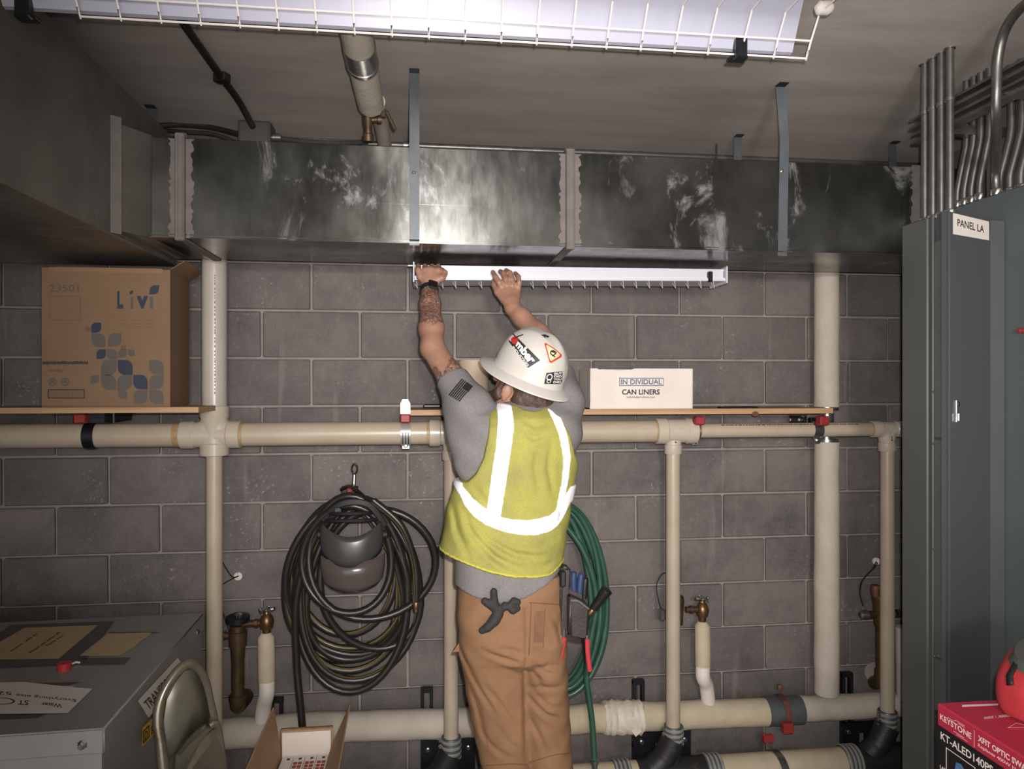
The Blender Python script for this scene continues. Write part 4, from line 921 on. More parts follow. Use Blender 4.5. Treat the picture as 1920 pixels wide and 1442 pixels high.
# conduits
def conduit(path, lab, r=.0115, mat=None):
    p = [Vector(q) for q in path]
    t = thing('steel_conduit', lab, 'conduit', p[-1], 'steel conduits above the panels')
    MB().tube(p, r, 12).build('conduit', m_emt, t)
    e = p[-1]; MB().lathe(e+Vector((0, 0, .024)), (0, 0, -1), [(0, r+.002), (.002, r+.004), (.02, r+.004), (.0235, r+.002)], 10).build('connector', m_steel, t)
    return t
def jt(px): return onX(px, 300, 1.62).y
for i, px in enumerate((1741, 1755.5, 1769, 1784)):
    y_ = 2.150-.0375*i; lab = ['leftmost of the straight steel conduits above the grey panel', 'second straight steel conduit from the left above the panel', 'third straight steel conduit from the left above the panel', 'fourth straight steel conduit, rightmost of the front four'][i]
    t = conduit([(1.62, y_, HC-.001), (1.62, y_, zpt)], lab, .0118)
    MB().lathe((1.62, y_, HC-.0), (0, 0, -1), [(0, .017), (.004, .017), (.005, .012)], 12).build('ceiling_collar', m_steel, t)
    MB().lathe((1.62, y_, CH+.895), (0, 0, -1), [(0, .012), (.001, .014), (.012, .014), (.013, .012)], 12).build('strut_strap', m_steel, t)
# conduits with an offset bend, further back
XB = 1.852
for i, y_ in enumerate((2.250, 2.218, 2.186, 2.150)):
    lab = ['first bent steel conduit behind the straight four', 'second bent steel conduit behind the straight four', 'third bent steel conduit behind the straight four', 'fourth bent steel conduit, nearest the big curved one'][i]
    conduit(bez([(XB, y_, HC-.001), (XB, y_, CH+.95), (XB, y_, CH+.84), (XB-.006, y_+.006, CH+.78), (XB-.016, y_+.016, CH+.70), (XB-.019, y_+.020, CH+.66), (XB-.019, y_+.020, zst)], 5), lab, .0112)
for i in range(3):
    y_ = 2.120-.042*i; conduit(bez([(1.905, y_, HC-.001), (1.905, y_, CH+.95), (1.905, y_, CH+.84), (1.895, y_+.006, CH+.77), (1.88, y_+.016, CH+.69), (1.878, y_+.018, CH+.66), (1.878, y_+.018, zst)], 5), ['bent steel conduit right beside the big curved conduit', 'second bent conduit right of the big curved conduit', 'outermost bent conduit at the upper right edge'][i], .013)
q0 = onX(1868, 365, 1.835)
cc = bez([onX(2010, -14, 1.46), onX(1955, -6, 1.52), onX(1915, 14, 1.57), onX(1885, 55, 1.605), onX(1871, 110, 1.615), onX(1868, 180, 1.622), onX(1868, 225, 1.65), onX(1868, 275, 1.74), onX(1868, 312, 1.82), Vector((1.840, q0.y+.008, CH+.67)), Vector((1.842, q0.y+.008, zst))], 8)
conduit(cc, 'big curved steel conduit sweeping down to the switchboard at right', .0135)
us = thing('strut_rail', 'pair of steel strut rails holding the vertical conduits at right', 'rail', (1.66, 1.6, CH+.86))
for k, (xx, zz) in enumerate(((1.655, CH+.885), (1.665, CH+.838))):
    mb = MB(); ya_, yb_ = .95, 2.245
    mb.box((xx, (ya_+yb_)/2, zz+.016), (.041, yb_-ya_, .003)); mb.box((xx, (ya_+yb_)/2, zz-.016), (.041, yb_-ya_, .003)); mb.box((xx+.019, (ya_+yb_)/2, zz), (.003, yb_-ya_, .034))
    mb.box((xx-.0195, (ya_+yb_)/2, zz+.0115), (.003, yb_-ya_, .006)); mb.box((xx-.0195, (ya_+yb_)/2, zz-.0115), (.003, yb_-ya_, .006)); mb.build('strut_channel', m_emt, us)
for y_ in (1.05, 1.9, 2.22):
    MB().box((1.82, y_, CH+.862), (.29, .03, .03)).build('standoff', m_emt, us)

# ---- red carton, bag and the table under them
XB_ = onX(1757, 1318, 1.14).x; q = onX(1757, 1318, 1.14); ybk = q.y; zbt = q.z
rb = thing('red_carton', 'red and black printed carton at lower right with white lettering', 'box', (1.35, ybk-.25, zbt-.32))
hx, hy, hz = .52, .56, .32
MB().box((XB_+hx/2, ybk-hy/2, zbt-hz/2), (hx, hy, hz), bev=.003).build('carton_body', m_redbox, rb)
body = bpy.data.objects['carton_body.001'] if 'carton_body.001' in bpy.data.objects else None
MB().box((XB_+.0005, ybk-hy/2, (zbt-.047+zbt-hz)/2), (.004, hy-.002, hz-.047)).build('black_side', m_blackbox, rb)
bvx = BVHTree.FromPolygons([Vector((XB_-.0016, ybk, zbt)), Vector((XB_-.0016, ybk-hy, zbt)), Vector((XB_-.0016, ybk-hy, zbt-hz)), Vector((XB_-.0016, ybk, zbt-hz))], [(0, 1, 2, 3)])
bvt = BVHTree.FromPolygons([Vector((XB_, ybk, zbt)), Vector((XB_, ybk-hy, zbt)), Vector((XB_+hx, ybk-hy, zbt)), Vector((XB_+hx, ybk, zbt))], [(0, 1, 2, 3)])
def side_text(s, y_far, y_near, z0_, z1_, bold, mat, nm='lettering'):   # text running from the far end toward the viewer
    v, f = text_geo(s, bold) if isinstance(s, str) else s
    mb = MB(); mb.add([Vector((XB_-.0022, y_far+(y_near-y_far)*a_, z0_+(z1_-z0_)*b_)) for a_, b_ in v], f); return mb.build(nm, mat, rb, smooth=False)
Z = lambda d_: zbt-d_
side_text('KEYSTONE', ybk-.012, ybk-.104, Z(.031), Z(.018), .02, m_pink)
side_text((line_geo([(0, .0, .35, .0), (.35, 0, .5, .6), (.5, .6, 1, .6), (.62, .2, 1, .2)], .06, 6)), ybk-.035, ybk-.085, Z(.016), Z(.008), 0, m_pink, 'logo_strokes')
side_text((line_geo([(.15, .6, .7, .6), (.3, .1, .9, .1)], .08, 6)), ybk-.045, ybk-.10, Z(.041), Z(.035), 0, m_pink, 'logo_strokes')
side_text(bars_geo([(0, 0, 1, 1)]), ybk-.111, ybk-.1125, Z(.043), Z(.008), 0, m_pink, 'divider')
side_text('XFIT OPTIC SWAP AREA LIGHT W', ybk-.122, ybk-.36, Z(.024), Z(.012), .03, m_pink)
side_text('Replaces 400W Metal Halide', ybk-.122, ybk-.275, Z(.038), Z(.029), .01, m_pink)
side_text('KT-ALED140PS-M2-OSB-PM', ybk-.014, ybk-.285, Z(.074), Z(.057), .02, m_paper)
side_text(frame_geo(.03, .02), ybk-.03, ybk-.115, Z(.18), Z(.084), 0, m_pink, 'picture_frame')
side_text(poly_geo([(.2, .1), (.6, 0), (.8, .3), (.85, .8), (.5, 1), (.2, .95), (.1, .5)]), ybk-.05, ybk-.10, Z(.165), Z(.098), 0, M('blue_picture', (84, 122, 168), .6, col2=(60, 88, 130), vs_=60), 'product_picture')
side_text('140W', ybk-.012, ybk-.042, Z(.145), Z(.132), .02, m_paper)
def top_text(s, quad, bold, mat, nm='lettering'): return decal(nm, text_geo(s, bold) if isinstance(s, str) else s, quad, bvt, mat, rb, .0015)
top_text(grid_geo(1, 1), [(1804, 1327), (1905, 1322), (1905, 1319.5), (1804, 1323)], 0, m_pink, 'stripe')
top_text('5000K / 5000', [(1895, 1345), (1845, 1350), (1845, 1345.5), (1895, 1340)], .01, m_pink)
top_text(line_geo([(0, 0, .35, 1), (.35, 1, 1, .1), (0, 0, 1, .1)], .03, 3), [(1890, 1366), (1935, 1366), (1935, 1357), (1890, 1357)], 0, m_pink, 'triangle_mark')
tb = thing('work_table', 'plain folding work table below the red carton', 'table', (1.4, 1.15, 0))
ztb = zbt-hz; MB().box((XB_+.31, ybk-.32, ztb-.015), (.66, .72, .03), bev=.006).build('table_top', m_trans, tb)
for sx in (-.28, .28):
    for sy in (-.31, .31): MB().cyl((XB_+.31+sx, ybk-.32+sy, ztb-.03), (XB_+.31+sx, ybk-.32+sy, 0), .014, n=10).build('leg', m_strap, tb)
# bag: rounded soft body with grey rim band and black webbing
bg = thing('tool_bag', 'bright red soft bag with black webbing resting on the red carton', 'bag', (XB_+.36, ybk-.12, zbt))
mb = MB(); rings = []; cxb = XB_+.195; cyb = ybk-.095; n = 32
prof = [(0, .08, .06), (.004, .10, .075), (.03, .115, .09), (.07, .132, .10), (.10, .138, .105), (.125, .132, .102), (.14, .118, .092)]
v = []; f = []
for (dz, a_, b_) in prof:
    for k in range(n):
        q = 2*math.pi*k/n; wob = 1+.03*math.sin(3*q+dz*30)+.02*math.sin(7*q+1)
        v.append(Vector((cxb+a_*math.cos(q)*wob+.03*dz/.1, cyb+b_*math.sin(q)*wob, zbt+.001+dz+.035*(dz/.145)*math.cos(q))))
for i in range(len(prof)-1):
    for k in range(n): f.append((i*n+k, i*n+(k+1) % n, (i+1)*n+(k+1) % n, (i+1)*n+k))
f.append(tuple(range(n-1, -1, -1))); f.append(tuple((len(prof)-1)*n+k for k in range(n)))
mb.add(v, f); bagb = mb.build('bag_body', m_redbag, bg); bagb.modifiers.new('s', 'SUBSURF').levels = 1
mb = MB(); v = []; f = []
for (dz, e) in ((.132, -.018), (.158, -.032), (.165, -.06)):
    for k in range(n):
        q = 2*math.pi*k/n; v.append(Vector((cxb+(.142+e)*math.cos(q)+.042, cyb+(.112+e)*math.sin(q), zbt+dz+.035*math.cos(q))))
for i in range(2):
    for k in range(n): f.append((i*n+k, i*n+(k+1) % n, (i+1)*n+(k+1) % n, (i+1)*n+k))
mb.add(v, f+[tuple(2*n+k for k in range(n))]); mb.build('rim_band', m_olive, bg)
bvb = mesh_bvh(bagb); sp_ = [(1921, 1226), (1905, 1246), (1894, 1268), (1896, 1290)]; wb = MB(); v = []
for (px, py) in [tuple(p) for p in [(Vector(a_).lerp(Vector(b_), t_)) for a_, b_ in zip(sp_, sp_[1:]) for t_ in (0, .25, .5, .75)]]:
    for dx in (-5.5, 5.5):
        h = bvb.ray_cast(Vector((0, 0, CH)), ray(px+dx, py).normalized())
        v.append((h[0]+h[1]*.004) if h[0] is not None else None)
v = [q for i in range(len(v)//2) if v[2*i] is not None and v[2*i+1] is not None for q in (v[2*i], v[2*i+1])]; wb.add(v, [(2*i, 2*i+1, 2*i+3, 2*i+2) for i in range(len(v)//2-1)]); o = wb.build('webbing', m_blk, bg); md = o.modifiers.new('t', 'SOLIDIFY'); md.thickness = .004

# ================================================================== TRANSFORMER AT LEFT
zt_ = CH-.83; c0 = onZ(195, 1366, zt_); c1 = onZ(383, 1149, zt_)
tf = thing('transformer', 'squat grey steel transformer cabinet covered with taped papers at lower left', 'transformer', (-1.2, 2.2, 0))
XT = c0.x; yt0 = c0.y; yt1 = c1.y; ux = Vector((c1.x-c0.x, c1.y-c0.y, 0)); ux.normalize()   # slight turn of the cabinet
Lt = (c1-c0).length; wx = Vector((-ux.y, ux.x, 0)); WT = 1.05
def tq(a_, b_, z_): return Vector((c0.x, c0.y, z_))+ux*a_+wx*b_       # a_ along the depth, b_ to the left
mb = MB(); mb.prism([tq(.008, .008, 0), tq(Lt-.008, .008, 0), tq(Lt-.008, WT, 0), tq(.008, WT, 0)], (0, 0, zt_-.012)); tbod = mb.build('cabinet_body', m_trans, tf)
mb = MB(); mb.prism([tq(0, 0, zt_-.062), tq(Lt, 0, zt_-.062), tq(Lt, WT+.01, zt_-.062), tq(0, WT+.01, zt_-.062)], (0, 0, .062)); ttop = mb.build('lid', m_trans, tf)
bm = bmesh.new(); bm.from_mesh(ttop.data); bmesh.ops.bevel(bm, geom=[e for e in bm.edges], offset=.004, segments=2, affect='EDGES'); bm.to_mesh(ttop.data); bm.free()
q = P(172, 1361, 1.80); MB().lathe(tq(-.0, .048, zt_-.035), (-ux), [(0, .012), (.002, .012), (.004, .009), (.010, .009), (.012, .006)], 6).build('screw', m_chrome, tf)
MB().lathe(tq(Lt-.1, -.001, zt_-.035), -wx, [(0, .010), (.006, .009), (.009, .005)], 6).build('screw', m_chrome, tf)
bvt2 = mesh_bvh(ttop)
G = grid_geo(1, 1)
pp = thing('brown_notice', 'brown typed notice framed with dark tape on the transformer top', 'paper', onZ(90, 1205, zt_))
def dec(nm, geo, quad, mat, par, off): return decal(nm, geo, quad, bvt2, mat, par, off)
dec('tape_frame', G, [(-90, 1258), (155, 1247), (215, 1165), (20, 1172)], m_tape, pp, .0008)
dec('sheet', G, [(-60, 1239), (110, 1236), (184, 1173), (46, 1178)], m_brownp, pp, .0016)
for (s, quad) in (('Eyebolt 1,000 lbs', [(23, 1223), (72, 1190.5), (68, 1188.5), (19, 1221)]), ('Please use other lift', [(58, 1226), (114, 1187), (110.5, 1185), (54, 1224)]), ('Thank You', [(88, 1214), (119, 1194), (115.5, 1192), (84.5, 1212)])):
    dec('lettering', text_geo(s, .02), quad, m_ink, pp, .0022)
p2 = thing('torn_card', 'torn brown card patch taped beside the brown notice on the transformer', 'paper', onZ(215, 1205, zt_))
dec('tape_strip', G, [(135, 1248), (234, 1247), (246, 1233), (148, 1235)], m_tape, p2, .0008); dec('tape_strip', G, [(203, 1188), (296, 1188), (300, 1185), (207, 1185)], m_tape, p2, .0008)
dec('card', poly_geo([(0, 0), (.78, 0), (.82, .2), (.9, .35), (.92, .6), (1.0, .85), (1.0, 1), (0, 1)]), [(149, 1231), (246, 1231), (284, 1187), (202, 1189)], m_brownp, p2, .0018)
p3 = thing('handwritten_note', 'white handwritten note lying on the front edge of the transformer', 'paper', onZ(60, 1320, zt_))
dec('tape_strip', G, [(-60, 1290), (128, 1286), (155, 1279), (-60, 1284)], m_tape, p3, .0006); dec('under_sheet', G, [(-60, 1305), (122, 1298), (140, 1287), (-60, 1290)], m_paper, p3, .0012)
dec('tape_strip', G, [(-60, 1352), (72, 1347), (92, 1336), (-60, 1338)], m_tape, p3, .0006)
dec('sheet', poly_geo([(0, 0), (.80, .02), (1, .72), (.87, .76), (.45, .98), (0, 1)]), [(-60, 1342), (174, 1340), (174, 1275), (-60, 1283)], m_paper, p3, .0030)
for (s, quad, wt) in (('Everything else', [(142, 1312), (30, 1302), (30, 1308), (142, 1319)], .0), ('Water', [(116, 1322), (77, 1319.5), (77, 1326), (116, 1330)], .01), ('ST', [(54, 1316), (34, 1315), (33, 1324), (53, 1325)], .01), ('52', [(22, 1300), (-4, 1299), (-4, 1305), (22, 1306)], .01)):
    dec('handwriting', text_geo(s, wt), quad, m_ink, p3, .0038)
dec('pen_ring', ring_geo(24, .08), [(-22, 1324), (28, 1324), (28, 1311), (-22, 1311)], m_navy, p3, .0038)
rt = thing('tape_roll', 'small red roll of tape standing on the transformer top', 'tape', onZ(121, 1258, zt_))
q = onZ(121, 1256, zt_); MB().lathe(q, (0, 0, 1), [(0, .014), (0, .0185), (.021, .0185), (.021, .014), (.001, .014)], 22).build('tape_ring', M('red_tape', (178, 56, 56), .3), rt)
MB().tube([q+Vector((.0, .025, .004)), q+Vector((.016, .035, .008)), q+Vector((.024, .04, .004))], .003, 6).build('loose_end', m_paper, rt)
bvs = mesh_bvh(tbod)
# signs on the side
bvs2 = BVHTree.FromPolygons([tq(0, -.001, 0), tq(Lt, -.001, 0), tq(Lt, -.001, zt_), tq(0, -.001, zt_)], [(0, 1, 2, 3)])
n1 = thing('name_sign', 'white paper name sign on the side of the transformer behind the chair', 'sign', onX(290, 1300, XT-.02))
decal('sign_face', G, [(277, 1346), (353, 1264), (332, 1233), (257, 1314)], bvs2, m_paper, n1, .002)
decal('lettering', text_geo('TRANSFORMER', .015), [(277, 1332), (346, 1258.5), (335, 1242), (267, 1317)], bvs2, m_ink, n1, .003)
n2 = thing('yellow_badge', 'yellow and black maker badge on the transformer side beneath the name sign', 'badge', onX(280, 1375, XT-.02))
decal('badge_face', G, [(264, 1402), (322, 1342), (322, 1308), (265, 1366)], bvs2, m_yellow, n2, .002)
decal('badge_square', frame_geo(.12, .12), [(266, 1395), (278, 1383), (278, 1359), (266, 1371)], bvs2, m_ink, n2, .003)
decal('lettering', text_geo('D', .02), [(269, 1388), (275, 1382), (275, 1368), (269, 1374)], bvs2, m_ink, n2, .003)
decal('lettering', text_geo('SQUARE D', .02), [(281, 1381), (317, 1344), (317, 1326), (281, 1363)], bvs2, m_ink, n2, .003)

# ================================================================== FOLDING CHAIR
ch = thing('folding_chair', 'worn grey metal folding chair folded and leaning beside the transformer', 'chair', (-.62, 2.0, 0))
# the folded chair stands almost edge-on: plane of its back runs from near-left to far-right
top = P(356, 1246, 2.02); near = P(305, 1442, 1.93); far = P(418, 1442, 2.14)
n0 = P(324, 1660, 1.90); n0.z = .012; fr_ = [n0, P(318, 1660, 1.90), P(311, 1500, 1.91), P(303, 1405, 1.92), P(296, 1350, 1.93), P(303, 1308, 1.945), P(322, 1272, 1.97), P(342, 1250, 1.995), P(358, 1245, 2.02), P(373, 1255, 2.05), P(385, 1280, 2.08), P(392, 1310, 2.10), P(400, 1345, 2.115), P(403, 1362, 2.12)]
MB().tube(bez(fr_, 8), .0125, 12).build('back_frame', m_chairt, ch)
inner = [P(315, 1420, 1.935), P(309, 1390, 1.935), P(306, 1352, 1.94), P(312, 1312, 1.955), P(328, 1280, 1.975), P(344, 1259, 2.0), P(358, 1254, 2.02), P(370, 1262, 2.045), P(380, 1285, 2.07), P(387, 1312, 2.085), P(393, 1345, 2.10), P(380, 1357, 2.075), P(350, 1385, 2.02), P(330, 1412, 1.965)]
mb = MB(); cen = sum((p for p in inner), Vector())/len(inner)+Vector((.015, .03, 0)); mb.add(inner+[cen], [(i, (i+1) % len(inner), len(inner)) for i in range(len(inner))]); o = mb.build('back_panel', m_chair, ch); md = o.modifiers.new('t', 'SOLIDIFY'); md.thickness = .002
rear = [P(393, 1362, 2.09), P(405, 1358, 2.10), P(412, 1385, 2.11), P(418, 1430, 2.12), P(424, 1500, 2.13), P(438, 1650, 2.15)]; n1_ = P(450, 1650, 2.16); n1_.z = .012; rear.append(n1_)
MB().tube(bez(rear, 6), .0105, 10).build('rear_leg', m_chairt, ch)
st = [P(330, 1415, 1.965), P(352, 1390, 2.02), P(384, 1364, 2.085), P(400, 1362, 2.11), P(408, 1395, 2.11), P(416, 1450, 2.11), P(424, 1560, 2.10), P(345, 1560, 1.95), P(325, 1470, 1.95)]
mb = MB(); mb.prism(st, (.012, -.006, 0)); mb.build('seat', m_chair, ch)
mb = MB(); mb.prism([P(354, 1445, 1.97), P(363, 1430, 1.985), P(404, 1376, 2.09), P(402, 1366, 2.09), P(394, 1368, 2.085), P(372, 1392, 2.04), P(345, 1445, 1.96)], (.006, -.006, 0)); mb.build('hinge_plate', m_chairt, ch)
MB().tube([P(438, 1648, 2.15), P(420, 1660, 1.95), P(318, 1658, 1.90)], .010, 8).build('cross_rail', m_chairt, ch)

# ================================================================== OPEN CARTON OF SMALL BOXES
ob = thing('open_carton', 'open brown cardboard carton with raised flaps at the bottom of the picture', 'box', (-.42, 2.45, 0))
Yb_ = 2.62; Yn_ = 2.16; x0 = PX(527, Yb_); x1 = PX(624, Yb_); zr_ = PZ(575, 1395, Yb_); th = .005
mb = MB()
mb.box(((x0+x1)/2, Yb_, zr_/2), (x1-x0, th, zr_)); mb.box(((x0+x1)/2, Yn_, zr_/2), (x1-x0, th, zr_)); mb.box((x0, (Yb_+Yn_)/2, zr_/2), (th, Yb_-Yn_, zr_)); mb.box((x1, (Yb_+Yn_)/2, zr_/2), (th, Yb_-Yn_, zr_)); mb.box(((x0+x1)/2, (Yb_+Yn_)/2, th/2), (x1-x0, Yb_-Yn_, th)); mb.build('carton_body', m_kraft, ob)
zf = PZ(575, 1366, Yb_); mb = MB(); mb.box(((x0+x1)/2, Yb_, (zr_+zf)/2), (x1-x0, th, zf-zr_)); o = mb.build('back_flap', m_kraft, ob)
MB().box(((x0+x1)/2, Yb_+.001, zf+.001), (x1-x0, th+.004, .006)).build('cut_edge', m_kraft_in, o)
MB().box(((x0+x1)/2, Yb_-.006, (zr_+zf)/2-.045), (x1-x0-.012, .008, zf-zr_+.075)).build('foam_liner', m_card, ob)
a = P(514, 1326, Yb_-.02)
mb = MB(); mb.prism([Vector((x0, Yb_-.01, zr_)), Vector((x0, Yn_, zr_)), P(440, 1472, Yn_+.02), P(463, 1442, Yn_+.10), P(514, 1327, Yb_-.03)], (-.004, 0, .001)); mb.build('side_flap', m_kraft, ob)
mb = MB(); mb.prism([Vector((x1, Yb_-.01, zr_)), Vector((x1, Yn_, zr_)), P(640, 1480, Yn_+.02), P(634, 1442, Yn_+.12), P(655, 1322, Yb_-.02)], (.004, 0, .001)); mb.build('side_flap', m_kraft, ob)
zb_ = PZ(575, 1418, Yb_-.03); nb = 4; bw = (x1-x0-.02)/nb
for i in range(nb):
    t = thing('small_white_box', ['small white box with red marks, leftmost inside the open carton', 'small white box with red marks, second from left inside the carton', 'small white box with red marks, third from left inside the carton', 'small white box with red marks, rightmost inside the open carton'][i], 'box', (x0+.01+bw*(i+.5), 2.4, zb_-.08), 'small boxes in the open carton')
    MB().box((x0+.01+bw*(i+.5), (Yb_+Yn_)/2-.005, zb_-.04), (bw-.002, Yb_-Yn_-.05, .08), bev=.001).build('box_body', m_card, t)
    if i:
        mb = MB()
        for k in range(6): mb.box((x0+.01+bw*(i+.5)+(.008 if k % 2 else -.008), Yb_-.075-.022*(k//2), zb_+.0006), (.013, .016, .001))
        mb.build('red_mark', m_red, t)
    MB().box((x0+.01+bw*(i+.5)+.004, Yb_-.045, zb_+.0006), (.010, .012, .001)).build('black_mark', m_ink, t)
MB().box(((x0+x1)/2, (Yb_+Yn_)/2, (zb_-.08)/2), (x1-x0-.014, Yb_-Yn_-.02, zb_-.081)).build('inner_tray', m_kraft, ob)
# ================================================================== THE MAN
class Field:
    """signed distance field on a grid, turned into one continuous mesh with surface nets"""
    def __init__(s, lo, hi, h):
        s.lo = np.array(lo, float); s.h = h; s.n = np.ceil((np.array(hi)-s.lo)/h).astype(int)+1
        s.ax = [(s.lo[i]+h*np.arange(s.n[i])).astype(np.float32) for i in range(3)]
        s.D = np.full(s.n, .2, np.float32)
    def sub(s, lo, hi):
        sl = []
        for i in range(3):
            a = int(max(0, math.floor((lo[i]-s.lo[i])/s.h))); b = int(min(s.n[i], math.ceil((hi[i]-s.lo[i])/s.h)+1)); sl.append(slice(a, max(a, b)))
        return tuple(sl), s.ax[0][sl[0]][:, None, None], s.ax[1][sl[1]][None, :, None], s.ax[2][sl[2]][None, None, :]
    def merge(s, sl, d, k):
        a = s.D[sl]
        if a.size == 0: return
        if k <= 0: s.D[sl] = np.minimum(a, d); return
        hh = np.clip(.5+.5*(a-d)/k, 0, 1); s.D[sl] = a*(1-hh)+d*hh-k*hh*(1-hh)
    def cone(s, a, b, ra, rb, k=.01):
        a = np.array(a, float); b = np.array(b, float); r = max(ra, rb)+2*k+.03
        sl, X, Y, Z = s.sub(np.minimum(a, b)-r, np.maximum(a, b)+r); ba = b-a; L = max(ba@ba, 1e-9)
        t = np.clip(((X-a[0])*ba[0]+(Y-a[1])*ba[1]+(Z-a[2])*ba[2])/L, 0, 1)
        d = np.sqrt((X-a[0]-t*ba[0])**2+(Y-a[1]-t*ba[1])**2+(Z-a[2]-t*ba[2])**2)-(ra+(rb-ra)*t)
        s.merge(sl, d.astype(np.float32), k)
    def chain(s, pts, rad, k=.01):
        for i in range(len(pts)-1): s.cone(pts[i], pts[i+1], rad[i], rad[i+1], k)
    def ell(s, c, r, R=None, k=.01):
        m = max(r)+2*k+.03; c = np.array(c, float); sl, X, Y, Z = s.sub(c-m, c+m); X, Y, Z = X-c[0], Y-c[1], Z-c[2]
        if R is not None:      # rows of R: local axes in world
            X, Y, Z = (R[0][0]*X+R[0][1]*Y+R[0][2]*Z), (R[1][0]*X+R[1][1]*Y+R[1][2]*Z), (R[2][0]*X+R[2][1]*Y+R[2][2]*Z)
        k0 = np.sqrt((X/r[0])**2+(Y/r[1])**2+(Z/r[2])**2)+1e-6; k1 = np.sqrt((X/r[0]**2)**2+(Y/r[1]**2)**2+(Z/r[2]**2)**2)+1e-6
        s.merge(sl, (k0*(k0-1)/k1).astype(np.float32), k)
    def loft(s, rows, k=.01, e=2.3):       # rows (z, cx, cy, a, b), capped top and bottom
        rows = sorted(rows); z = np.array([r[0] for r in rows]); sl, X, Y, Z = s.sub((s.lo[0], s.lo[1], z[0]-.06), (s.ax[0][-1], s.ax[1][-1], z[-1]+.06))
        zz = Z.ravel(); f = lambda i: np.interp(zz, z, [r[i] for r in rows])[None, None, :].astype(np.float32)
        cx, cy, a, b = f(1), f(2), f(3), f(4)
        q = (np.abs((X-cx)/a)**e+np.abs((Y-cy)/b)**e)**(1/e)
        d = (q-1)*np.minimum(a, b)
        d = np.maximum(d, np.maximum(z[0]-Z, Z-z[-1])); s.merge(sl, d.astype(np.float32), k)
    def grid(s): return s.ax[0][:, None, None], s.ax[1][None, :, None], s.ax[2][None, None, :]
    def cut(s, d): s.D = np.maximum(s.D, d.astype(np.float32))
    def mesh(s):
        D = s.D; D[0], D[-1] = .2, .2; D[:, 0], D[:, -1] = .2, .2; D[:, :, 0], D[:, :, -1] = .2, .2
        S = D < 0; nx, ny, nz = D.shape
        cnt = sum(S[i:nx-1+i, j:ny-1+j, k:nz-1+k].astype(np.int8) for i in (0, 1) for j in (0, 1) for k in (0, 1))
        act = np.argwhere((cnt > 0) & (cnt < 8)); idx = np.full((nx-1, ny-1, nz-1), -1, np.int32); idx[tuple(act.T)] = np.arange(len(act))
        cor = [(i, j, k) for i in (0, 1) for j in (0, 1) for k in (0, 1)]
        val = {c: D[act[:, 0]+c[0], act[:, 1]+c[1], act[:, 2]+c[2]] for c in cor}
        acc = np.zeros((len(act), 3)); num = np.zeros(len(act))
        for c in cor:
            for a in range(3):
                if c[a] == 0:
                    d = list(c); d[a] = 1; d = tuple(d); va, vb = val[c], val[d]; m = (va < 0) != (vb < 0)
                    t = np.where(m, va/np.where(m, va-vb, 1), 0); p = np.tile(np.array(c, float), (len(act), 1)); p[:, a] += t
                    acc[m] += p[m]; num[m] += 1
        V = s.lo+(act+acc/num[:, None])*s.h; quads = []
        for a in range(3):
            b, c = (a+1) % 3, (a+2) % 3; sl0 = [slice(None)]*3; sl1 = [slice(None)]*3; sl0[a] = slice(0, -1); sl1[a] = slice(1, None)
            A, B = S[tuple(sl0)], S[tuple(sl1)]; e = np.argwhere(A != B); e = e[(e[:, b] > 0) & (e[:, c] > 0) & (e[:, b] < D.shape[b]-1) & (e[:, c] < D.shape[c]-1)]
            fl_ = A[tuple(e.T)]; q = []
            for (db, dc) in ((-1, -1), (0, -1), (0, 0), (-1, 0)):
                g = e.copy(); g[:, b] += db; g[:, c] += dc; q.append(idx[tuple(g.T)])
            q = np.stack(q, 1); q[~fl_] = q[~fl_][:, ::-1]; quads.append(q)
        return V, np.concatenate(quads)
def np_mesh(name, V, Q, mat, parent=None, relax=2):
    V = V.copy()
    E = np.concatenate([Q[:, [0, 1]], Q[:, [1, 2]], Q[:, [2, 3]], Q[:, [3, 0]]])
    for it in range(relax):
        for lam in (.5, -.52) if it else (.5,):
            acc = np.zeros_like(V); n = np.zeros(len(V)); np.add.at(acc, E[:, 0], V[E[:, 1]]); np.add.at(n, E[:, 0], 1)
            V += lam*(acc/np.maximum(n, 1)[:, None]-V)
    me = bpy.data.meshes.new(name); me.from_pydata([], [], [])
    me.vertices.add(len(V)); me.vertices.foreach_set('co', V.astype(np.float32).ravel())
    me.loops.add(len(Q)*4); me.loops.foreach_set('vertex_index', Q.ravel().astype(np.int32))
    me.polygons.add(len(Q)); me.polygons.foreach_set('loop_start', np.arange(0, len(Q)*4, 4, dtype=np.int32))
    me.update(calc_edges=True); me.validate()
    me.polygons.foreach_set('use_smooth', np.ones(len(me.polygons), bool)); me.materials.append(mat); me.update()
    o = bpy.data.objects.new(name, me); COL.objects.link(o)
    if parent is not None: attach(o, parent)
    return o
